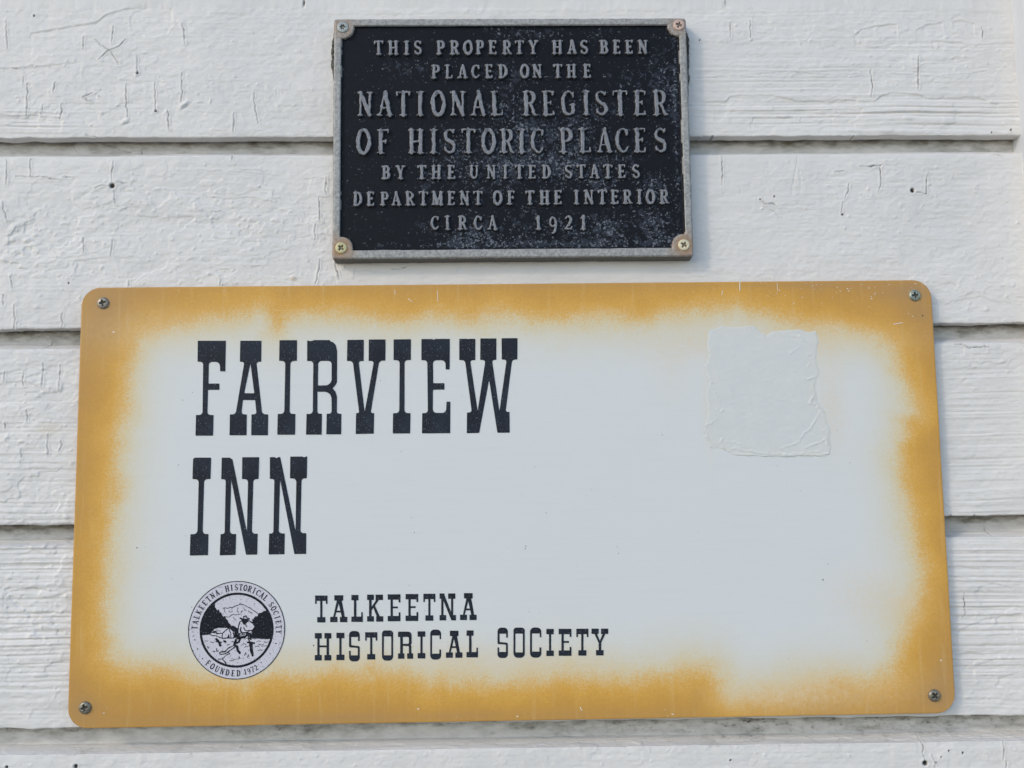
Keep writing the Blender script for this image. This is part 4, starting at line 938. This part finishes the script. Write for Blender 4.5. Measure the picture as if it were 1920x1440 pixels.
def submesh(name, sel, attrs, extra=None):
    ids = idx[sel]; used = np.unique(ids); mp_ = -np.ones(len(co), int); mp_[used] = np.arange(len(used))
    V_ = co[used]; Q_ = mp_[ids]; at = {k: a.ravel()[used] for k, a in attrs.items()}
    if extra is not None:
        nr, nc = PU.shape
        lp = np.concatenate([np.arange(nc), (np.arange(1, nr) * nc + nc - 1), ((nr - 1) * nc + np.arange(nc - 2, -1, -1)), (np.arange(nr - 2, 0, -1) * nc)])
        prev = mp_[lp]; ring = co[lp]; n = len(lp); base = len(V_)
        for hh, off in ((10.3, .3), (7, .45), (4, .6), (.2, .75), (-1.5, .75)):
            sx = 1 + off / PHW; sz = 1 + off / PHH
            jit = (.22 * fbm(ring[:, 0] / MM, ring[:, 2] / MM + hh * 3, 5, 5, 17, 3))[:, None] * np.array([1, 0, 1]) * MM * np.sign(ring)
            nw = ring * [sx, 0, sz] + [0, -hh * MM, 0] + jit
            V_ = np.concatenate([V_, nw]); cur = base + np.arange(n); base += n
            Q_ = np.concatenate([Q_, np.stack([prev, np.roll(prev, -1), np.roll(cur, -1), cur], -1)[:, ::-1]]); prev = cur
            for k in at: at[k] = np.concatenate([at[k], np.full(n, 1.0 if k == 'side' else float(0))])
    return mesh_np(name, V_, Q_, True, at)
mm_ = Mat('weathered_bare_aluminium', .6, .4, .15)
rc_ = mm_.mix(mm_.rng(mm_.noise(500, 5, .75), .35, .65), (.45, .445, .425, 1), (.25, .245, .235, 1))
rc_ = mm_.mix(mm_.rng(mm_.noise(1400, 3, .7, seed=3), .55, .7, 0, .5), rc_, (.10, .10, .10, 1))
rc_ = mm_.mix(mm_.rng(mm_.noise(900, 3, .7, seed=8), .60, .72, 0, .6), rc_, (.52, .50, .46, 1))
rc_ = mm_.mix(mm_.math('MULTIPLY', mm_.attr('rust'), mm_.rng(mm_.noise(300, 4, .7, seed=5), .3, .6, .45, 1.0), True), rc_, (.37, .20, .085, 1))
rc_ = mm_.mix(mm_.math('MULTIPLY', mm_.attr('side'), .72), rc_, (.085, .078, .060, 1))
mm_.color(rc_); mm_.bump(mm_.noise(900, 4, .7), .00025, .7)
mk = Mat('black_enamel_with_patina', .45, .13)
kb = mk.mix(mk.noise(60, 3), (.0065, .0072, .011, 1), (.010, .0105, .0135, 1))
pinv = mk.math('SUBTRACT', 1.0, mk.attr('patina'))
sp1 = mk.noise(260, 5, .62, seed=2); thr = mk.math('SUBTRACT', sp1, mk.math('MULTIPLY', pinv, .26))
kb = mk.mix(mk.rng(thr, .40, .50, 0, .8), kb, (.036, .042, .057, 1))
sp2 = mk.noise(620, 3, .6, seed=14); thr2 = mk.math('SUBTRACT', sp2, mk.math('MULTIPLY', pinv, .15))
kb = mk.mix(mk.rng(thr2, .545, .575, 0, .85), kb, (.17, .185, .215, 1))
sp3 = mk.noise(330, 4, .7, seed=24); thr3 = mk.math('SUBTRACT', sp3, mk.math('MULTIPLY', pinv, .10))
kb = mk.mix(mk.rng(thr3, .62, .65, 0, .9), kb, (.30, .32, .35, 1))
mk.color(kb); mk.bump(mk.noise(900, 4, .7), .00022, .6)
ru = np.clip(rust, 0, 1); zz_ = np.zeros(PU.shape)
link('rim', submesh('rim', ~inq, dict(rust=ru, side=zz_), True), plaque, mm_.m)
link('recessed_panel', submesh('recessed_panel', inq, dict(patina=pat)), plaque, mk.m)
for (q, (a, b), c1, c2, lab, rot, star) in zip(SCR, scu, ((.42, .45, .43, 1), (.70, .50, .40, 1), (.62, .55, .30, 1), (.80, .70, .48, 1)),
        ((.30, .32, .30, 1), (.55, .38, .30, 1), (.48, .42, .24, 1), (.62, .54, .36, 1)),
        ('zinc grey star recess screw in the upper left corner', 'pinkish copper screw in the upper right corner', 'yellow brass screw in the lower left corner', 'pale cream brass screw in the lower right corner'), (0, -22, -40, -35), (True, False, False, False)):
    o = link('screw', screw_mesh(4.1, .55, star, rot), plaque, screw_mat('screw_metal', c1, c2, .42, .25), (a * MM, -(PT + .25) * MM, b * MM)); o['label'] = lab

# raised cast letters
ml = Mat('raised_letter_metal', .5, .4, .1)
lc = ml.mix(ml.rng(ml.noise(600, 5, .75), .35, .65), (.265, .267, .282, 1), (.17, .172, .187, 1))
lc = ml.mix(ml.rng(ml.noise(300, 3, .6, seed=13), .58, .70, 0, .75), lc, (.07, .075, .09, 1))
lc = ml.mix(ml.rng(ml.noise(900, 3, .7, seed=3), .58, .68, 0, .6), lc, (.42, .42, .41, 1))
ml.color(ml.mix(ml.attr('worn'), (.013, .014, .018, 1), lc)); ml.bump(ml.noise(1100, 3), .00012, .5)
LV = 2.4
def cast_letter(ch, px, ytop, ybot, wmul, seed):
    "letter centred at photo x = px between the photo heights ytop and ybot (front faces)"
    dep = PR + LV
    u, vt = p_uv(px, ytop, dep); _, vb = p_uv(px, ybot, dep); H = float(vt - vb); u = float(u); vb = float(vb)
    wd = ROM[ch][0] * wmul; cell = .34
    xs = np.arange(-.16 * H, wd * H + .16 * H, cell); ys = np.arange(-.32 * H if ch == '9' else -.13 * H, 1.13 * H, cell)
    X, Y = np.meshgrid(xs, ys)
    gx = X / H + .02 * vnoise(X, Y, 3, 3, seed); gy = Y / H + .02 * vnoise(X, Y, 3, 3, seed + 1)
    if ch == '9': gy = gy * .84 + .20
    d = glyph_sd(ch, gx, gy, wmul, -.005 if H > 14 else .024) * H
    d = d + .17 * vnoise(X, Y, 1.3, 1.3, seed + 2) + .10 * vnoise(X, Y, 3, 3, seed + 4)
    h = LV * sstep(.48, -.16, d)
    h = h + .08 * fbm(X, Y, 1.5, 1.5, seed + 5, 2)
    keep = d < .85
    ids = grid_quads(*X.shape); kk = keep.ravel()[ids].any(1); ids = ids[kk]
    used = np.unique(ids); mp_ = -np.ones(X.size, int); mp_[used] = np.arange(len(used))
    hh = h - .22 * sstep(.5, 1.0, d)
    cxm = wd * H / 2
    co_ = np.stack([X - cxm, -hh, Y], -1).reshape(-1, 3)[used] * MM
    me = mesh_np('letter', co_, mp_[ids], True, dict(worn=sstep(.70, .95, h / LV).ravel()[used]))
    link('letter', me, plaque, ml.m, (u * MM, -PR * MM, vb * MM))
ROWS = [
 ('THISPROPERTYHASBEEN', [710,737.5,762.5,783.5,826.5,852.5,877.5,900,924,951,974,1000,1045,1072.5,1095.5,1132.5,1156.5,1180,1205.5], (76.5, 75), (101.5, 99.5), 1.0),
 ('PLACEDONTHE', [817,842,867.5,892,917,943.5,983.5,1007.5,1046,1071.5,1101], (121.5, 120.5), (146, 144.5), 1.0),
 ('NATIONALREGISTER', [685,721.5,756,788,822,859.5,897,932,993.5,1028.5,1066,1098.5,1127,1162.5,1200,1238], (171, 169), (217, 215.5), .88),
 ('OFHISTORICPLACES', [682,719,780,813,843,878.5,916,951.5,978,1008,1061.5,1097,1132.5,1166.5,1200,1238], (242, 239.5), (288, 285), .88),
 ('BYTHEUNITEDSTATES', [724,751,791,818,846.5,889,921.5,947.5,974,998,1025,1066,1090,1114.5,1140,1166,1192.5], (310.5, 308.5), (335, 333), 1.0),
 ('DEPARTMENTOFTHEINTERIOR', [671,695,721,743,769,794,820,846.5,871.5,896.5,933,958.5,993.5,1021,1046.5,1081,1104.5,1129.5,1153,1177,1199,1219.5,1245.5], (360, 355.5), (385, 381), 1.0),
 ('CIRCA1921', [815.5,839,867.5,896.5,923.5,1009,1037,1066,1093.5], (405, 404), (430, 430), 1.0),
]
sd_ = 0
for word, xc, tp, bt, wm in ROWS:
    for ch, x in zip(word, xc):
        t = (x - xc[0]) / (xc[-1] - xc[0]); sd_ += 7
        cast_letter(ch, x, tp[0] + (tp[1] - tp[0]) * t, bt[0] + (bt[1] - bt[0]) * t, wm, sd_)
